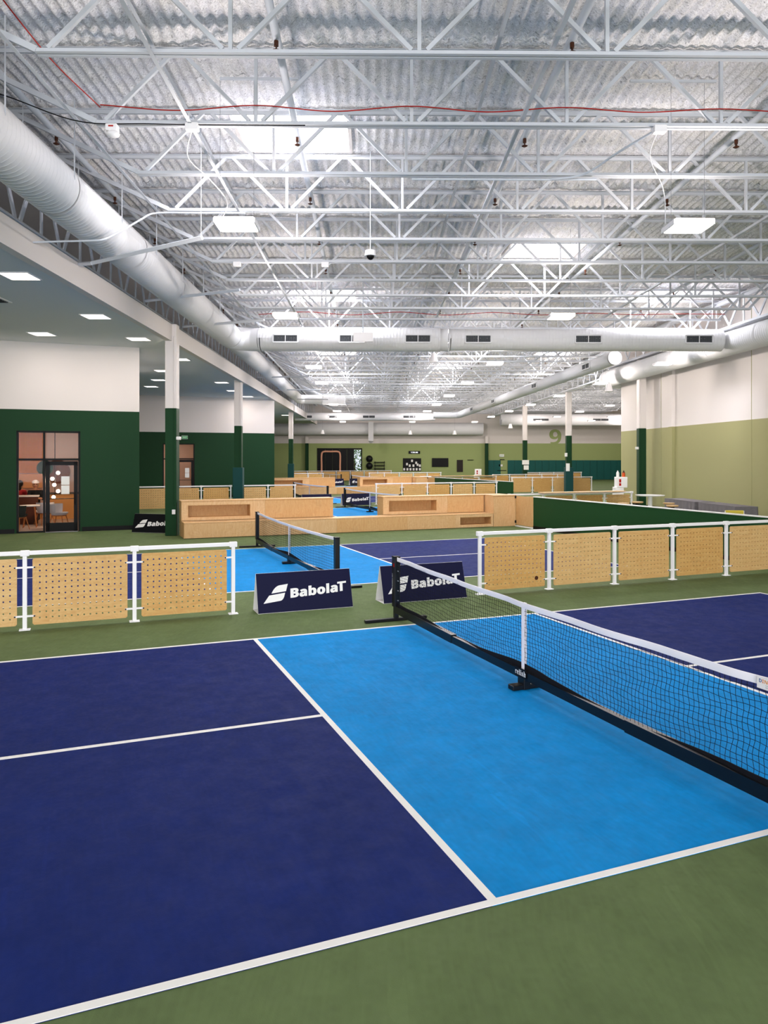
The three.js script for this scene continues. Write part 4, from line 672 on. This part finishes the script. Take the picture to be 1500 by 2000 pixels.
{
  const T = (u, v, y = 0) => K(u, v, y), room = sgroup('wall_lounge', 'pale pink inner walls of the lounge behind the glass', K(0, 0), AL), pink = std('#e3c4b6', 0.8), brick = std('#d98a48', 0.7), lf = std('#b3a29a', 0.25);
  part('rear_wall', bx(9.6, 4, 0.1, -7.4, 2, -25.6), pink, room); part('left_wall', bx(0.1, 4, 6.6, -12.1, 2, -22.4), pink, room); part('lounge_ceiling', bx(9.6, 0.1, 6.6, -7.4, 4.05, -22.4), M.white, room);
  struct('floor_lounge', tri(new THREE.BoxGeometry(9.4, 0.01, 6.4)).applyMatrix4(new THREE.Matrix4().makeTranslation(-7.4, 0.006, -22.4)).applyMatrix4(new THREE.Matrix4().makeRotationY(AL)).translate(CX, 0, -CD), lf, 'polished grey floor of the lounge');
  const wp = thing('perforated_wall_panel', 'orange brown perforated panel on the lounge wall behind the window', 'panel', T(-7.2, 25.45), AL); part('panel_board', tri(holed(2.9, 2.1, 0.09, 0.016, 5)), brick, wp).position.set(0, 1.75, 0); part('backing', bx(2.9, 2.1, 0.01, 0, 2.8, -0.03), std('#5a3420', 0.8), wp);
  const dc = thing('wall_disc', 'large brown disc on the lounge wall behind the glass door', 'disc', T(-5.28, 25.4), AL); part('disc', cyl(0.47, 0.47, 0.05, 48).rotateX(Math.PI / 2).translate(0, 1.8, 0), std('#7a4326', 0.7), dc);
  const dg = thing('wall_disc', 'dark green disc overlapping the perforated lounge panel', 'disc', T(-5.72, 25.33), AL); part('disc', cyl(0.3, 0.3, 0.04, 48).rotateX(Math.PI / 2).translate(0, 1.95, 0), M.green, dg);
  const bk = thing('banquette', 'orange wooden banquette along the lounge wall', 'bench', T(-7.9, 24.9), AL); part('backrest', rb(4.2, 0.55, 0.1, 0.02, 0, 1.45, -0.3), std('#e0a070', 0.6), bk); part('seat', rb(4.2, 0.45, 0.55, 0.03, 0, 0.23, 0), std('#c98a4a', 0.6), bk);
  const ct = thing('lounge_counter', 'long dark counter with pale top inside the lounge', 'counter', T(-7.35, 22.4), AL); part('counter_top', rb(3.2, 0.05, 0.5, 0.01, 0, 1.0, 0), std('#cfc8c6', 0.4), ct); part('counter_front', bx(3.1, 0.95, 0.45, 0, 0.5, 0), std('#4a261a', 0.6), ct);
  const lc = thing('reception_counter', 'low wooden reception counter in the right of the lounge', 'counter', T(-4.9, 24.6), AL); part('counter_front', bx(1.2, 0.95, 0.5, 0, 0.48, 0), std('#d99a5a', 0.6), lc); part('counter_top', rb(1.3, 0.05, 0.6, 0.01, 0, 0.98, 0), std('#4c4846', 0.5), lc);
  const pl = thing('pendant_lamp', 'cluster pendant of five round bulbs seen through the glass door', 'lamp', T(-5.2, 21.2), AL); part('stem', rod(v3(0, 0.95, 0), v3(0, 4, 0), 0.012, 8), M.black, pl);
  for (const [x, y] of [[0.1, 1.83], [-0.08, 1.63], [-0.02, 1.42], [0.1, 1.2], [-0.04, 1.0]]) part('bulb', new THREE.SphereGeometry(0.062, 16, 12).translate(x, y, 0), M.lamp, pl, 'glowing round bulb');
  const plight = new THREE.PointLight('#ffd9b0', 5, 0, 2); plight.position.set(0.25, 1.5, 0.1); plight.castShadow = true; plight.shadow.radius = 5; pl.add(plight);
  for (const [u, v] of [[-8.5, 21.3], [-5.6, 22.6], [-9, 24]]) { const g = thing('lounge_ceiling_light', `warm round ceiling light of the lounge, ${['over the window table', 'over the door', 'over the banquette'][[-8.5, -5.6, -9].indexOf(u)]}`, 'light', T(u, v, 3.96), AL, 'lounge lights'); part('rim', cyl(0.34, 0.34, 0.04, 24), M.rail, g); part('diffuser', cyl(0.3, 0.3, 0.01, 24, 0, -0.024, 0), M.lampPanel, g); const L = new THREE.RectAreaLight('#ffd8b4', 26, 0.5, 0.5); L.position.y = -0.04; L.rotation.x = -Math.PI / 2; g.add(L); }
  const wood = std('#a8683c', 0.5), shell = std('#b9b6ba', 0.7), dark = std('#2c3330', 0.7);
  const chair = (u, v, turn, m, label) => {
    const g = thing('lounge_chair', label, 'chair', T(u, v), AL + turn, 'lounge chairs');
    const s = new THREE.LatheGeometry([[0.0, 0.42], [0.2, 0.43], [0.27, 0.5], [0.3, 0.66], [0.31, 0.8]].map(([a, b]) => new THREE.Vector2(a, b)), 24, Math.PI * 0.5, Math.PI); const s2 = new THREE.LatheGeometry([[0, 0.42], [0.2, 0.43], [0.28, 0.47], [0.29, 0.52]].map(([a, b]) => new THREE.Vector2(a, b)), 24, -Math.PI * 0.5, Math.PI);
    const sm = m.clone(); sm.side = THREE.DoubleSide; part('shell', [s, s2], sm, g); part('cushion', cyl(0.24, 0.24, 0.05, 24, 0, 0.46, 0), m, g);
    for (const [x, z] of [[-1, -1], [1, -1], [-1, 1], [1, 1]]) part('leg', rod(v3(x * 0.25, 0, z * 0.25), v3(x * 0.16, 0.42, z * 0.16), 0.012, 8, 0.02), wood, g); part('seat_frame', bx(0.36, 0.03, 0.36, 0, 0.41, 0), wood, g);
  };
  chair(-5.05, 20.6, 1.2, shell, 'pale grey shell chair with wooden legs behind the door'); chair(-5.55, 21.8, -2.6, shell, 'pale grey chair facing the small lounge table'); chair(-6.25, 20.1, 2.6, dark, 'dark upholstered chair with wooden legs by the window');
  const tb = thing('lounge_table', 'small white topped table with wooden legs behind the window', 'table', T(-5.95, 20.95), AL); part('table_top', cyl(0.32, 0.3, 0.035, 32, 0, 0.74, 0), M.rail, tb); for (const [x, z] of [[-1, -1], [1, -1], [-1, 1], [1, 1]]) part('leg', rod(v3(x * 0.2, 0, z * 0.2), v3(x * 0.13, 0.73, z * 0.13), 0.014, 8, 0.02), wood, tb);
  const r2 = sgroup('wall_office', 'pale pink inner walls of the room behind the further glass door', K(0, 0), AL); part('rear_wall', bx(5, 4, 0.1, 0.7, 2, -42.6), pink, r2); part('side_walls', [bx(0.1, 4, 4.4, -1.8, 2, -40.4), bx(0.1, 4, 4.4, 3.2, 2, -40.4)], pink, r2); part('office_ceiling', bx(5, 0.1, 4.4, 0.7, 4.05, -40.4), M.white, r2);
  { const g = thing('office_ceiling_light', 'warm ceiling light in the room behind the further glass door', 'light', T(0.7, 40, 3.96), AL); part('rim', cyl(0.34, 0.34, 0.04, 24), M.rail, g); part('diffuser', cyl(0.3, 0.3, 0.01, 24, 0, -0.024, 0), M.lampPanel, g); const L = new THREE.RectAreaLight('#ffd8b4', 45, 0.5, 0.5); L.position.y = -0.04; L.rotation.x = -Math.PI / 2; g.add(L); }
  { const g = thing('exit_sign', 'green exit sign above the further left glass door', 'sign', T(1.05, 37.88, 3.55), AL); part('box', rb(0.34, 0.2, 0.06, 0.01), M.rail, g); const e = part('legend', new THREE.PlaneGeometry(0.31, 0.17), textPlate('EXIT', 0.31, 0.17, '#f2fff4', '#2fae62', 'bold 190px sans-serif'), g); e.position.z = 0.032; }
  // two people seated behind the counter
  function person(u, v, label, top, hair, cap) {
    const g = thing('person', label, 'person', T(u, v, 0), AL, 'people in the lounge'), res = 56, mc = new MarchingCubes(res, std('#c99678', 0.6), false, false, 60000);
    const S = 0.75, caps = [[[0, 0.55, 0], [0, 0.95, -0.02], 0.15, 0.17], [[-0.17, 1.0, -0.02], [0.17, 1.0, -0.02], 0.09, 0.09], [[0, 1.02, -0.02], [0, 1.16, 0], 0.055, 0.05], [[0, 1.25, 0.02], [0, 1.32, 0.015], 0.09, 0.095], [[0, 1.2, 0.05], [0, 1.25, 0.05], 0.05, 0.06], [[-0.2, 0.99, 0], [-0.25, 0.75, 0.08], 0.06, 0.05], [[-0.25, 0.75, 0.08], [-0.1, 0.78, 0.3], 0.048, 0.035], [[0.2, 0.99, 0], [0.25, 0.75, 0.08], 0.06, 0.05], [[0.25, 0.75, 0.08], [0.1, 0.78, 0.3], 0.048, 0.035], [[-0.09, 0.55, 0], [-0.12, 0.52, 0.42], 0.09, 0.07], [[0.09, 0.55, 0], [0.12, 0.52, 0.42], 0.09, 0.07], [[-0.12, 0.5, 0.42], [-0.12, 0.06, 0.4], 0.06, 0.045], [[0.12, 0.5, 0.42], [0.12, 0.06, 0.4], 0.06, 0.045], [[-0.12, 0.05, 0.4], [-0.12, 0.04, 0.55], 0.04, 0.035], [[0.12, 0.05, 0.4], [0.12, 0.04, 0.55], 0.04, 0.035], [[0, 1.25, 0.11], [0, 1.27, 0.115], 0.016, 0.012]];
    const sd = (p) => { let m = 1; for (const [a, b, r0, r1] of caps) { const ba = [b[0] - a[0], b[1] - a[1], b[2] - a[2]], pa = [p[0] - a[0], p[1] - a[1], p[2] - a[2]], t = Math.max(0, Math.min(1, (pa[0] * ba[0] + pa[1] * ba[1] + pa[2] * ba[2]) / (ba[0] ** 2 + ba[1] ** 2 + ba[2] ** 2))), d = Math.hypot(pa[0] - ba[0] * t, pa[1] - ba[1] * t, pa[2] - ba[2] * t) - (r0 + (r1 - r0) * t), k = 0.03, h = Math.max(0, Math.min(1, 0.5 + 0.5 * (m - d) / k)); m = m * (1 - h) + d * h - k * h * (1 - h); } return m; };
    mc.isolation = 0; for (let z = 0; z < res; z++) for (let y = 0; y < res; y++) for (let x = 0; x < res; x++) mc.field[x + y * res + z * res * res] = -sd([(x - res / 2) / (res / 2) * S, (y - res / 2) / (res / 2) * S + 0.72, (z - res / 2) / (res / 2) * S + 0.1]);
    mc.update(); const q = new THREE.BufferGeometry(), cnt = mc.count; q.setAttribute('position', new THREE.Float32BufferAttribute(mc.positionArray.slice(0, cnt * 3), 3)); q.setAttribute('normal', new THREE.Float32BufferAttribute(mc.normalArray.slice(0, cnt * 3), 3)); q.scale(S, S, S).translate(0, 0.72, 0.1);
    const col = [], P = q.attributes.position, skin = new THREE.Color('#c58e70'), sh = new THREE.Color(top), tr = new THREE.Color('#25262c'), lip = new THREE.Color('#9a4a44'), eye = new THREE.Color('#2a1c18');
    for (let i = 0; i < cnt; i++) { const x = P.getX(i), y = P.getY(i), z = P.getZ(i); let c = y > 1.07 || (z > 0.17 && y > 0.7 && y < 0.86) ? skin : y > 0.6 ? sh : tr; if (y > 1.27 && y < 1.295 && z > 0.085 && Math.abs(Math.abs(x) - 0.04) < 0.016) c = eye; if (y > 1.195 && y < 1.212 && z > 0.09 && Math.abs(x) < 0.03) c = lip; col.push(c.r, c.g, c.b); }
    q.setAttribute('color', new THREE.Float32BufferAttribute(col, 3)); part('body', q, std('#ffffff', 0.7, { vertexColors: true }), g);
    const hr = new THREE.SphereGeometry(0.118, 20, 14, 0, Math.PI * 2, 0, Math.PI * 0.62).scale(1, 1.05, 1.08).translate(0, 1.31, -0.015); const hm = std(hair, 0.8);
    if (cap) { part('hair', new THREE.SphereGeometry(0.11, 16, 12).scale(1, 1.1, 0.8).translate(0, 1.26, -0.05), hm, g); part('white_cap', [new THREE.SphereGeometry(0.125, 20, 12, 0, Math.PI * 2, 0, Math.PI / 2).translate(0, 1.32, 0), cyl(0.1, 0.1, 0.012, 20).scale(1, 1, 1.2).translate(0, 1.325, 0.13)], M.rail, g, 'white cap'); }
    else part('hair', [new THREE.SphereGeometry(0.122, 20, 14).scale(1, 1.08, 0.9).translate(0, 1.3, -0.035), rb(0.2, 0.32, 0.1, 0.04, 0, 1.12, -0.09, 3)], hm, g, 'long dark hair');
    const sl = thing('counter_stool', 'stool under the ' + (cap ? 'capped' : 'dark haired') + ' person in the lounge', 'stool', T(u, v), AL); part('seat', cyl(0.17, 0.17, 0.04, 20, 0, 0.38, 0), wood, sl); part('pedestal', cyl(0.03, 0.04, 0.36, 10, 0, 0.18, 0), M.black, sl);
    g.position.y += 0.1; sl.scale.y = 1.26; return g;
  }
  person(-5.93, 23.3, 'seated person in a black top and white cap behind the lounge counter', '#17171b', '#b9a48c', true); const p2 = person(-6.47, 23.85, 'seated person with long dark hair and red top in the lounge', '#a3242a', '#1d1412', false); p2.rotation.y += 2.5;
}
renderer.render(scene, camera);
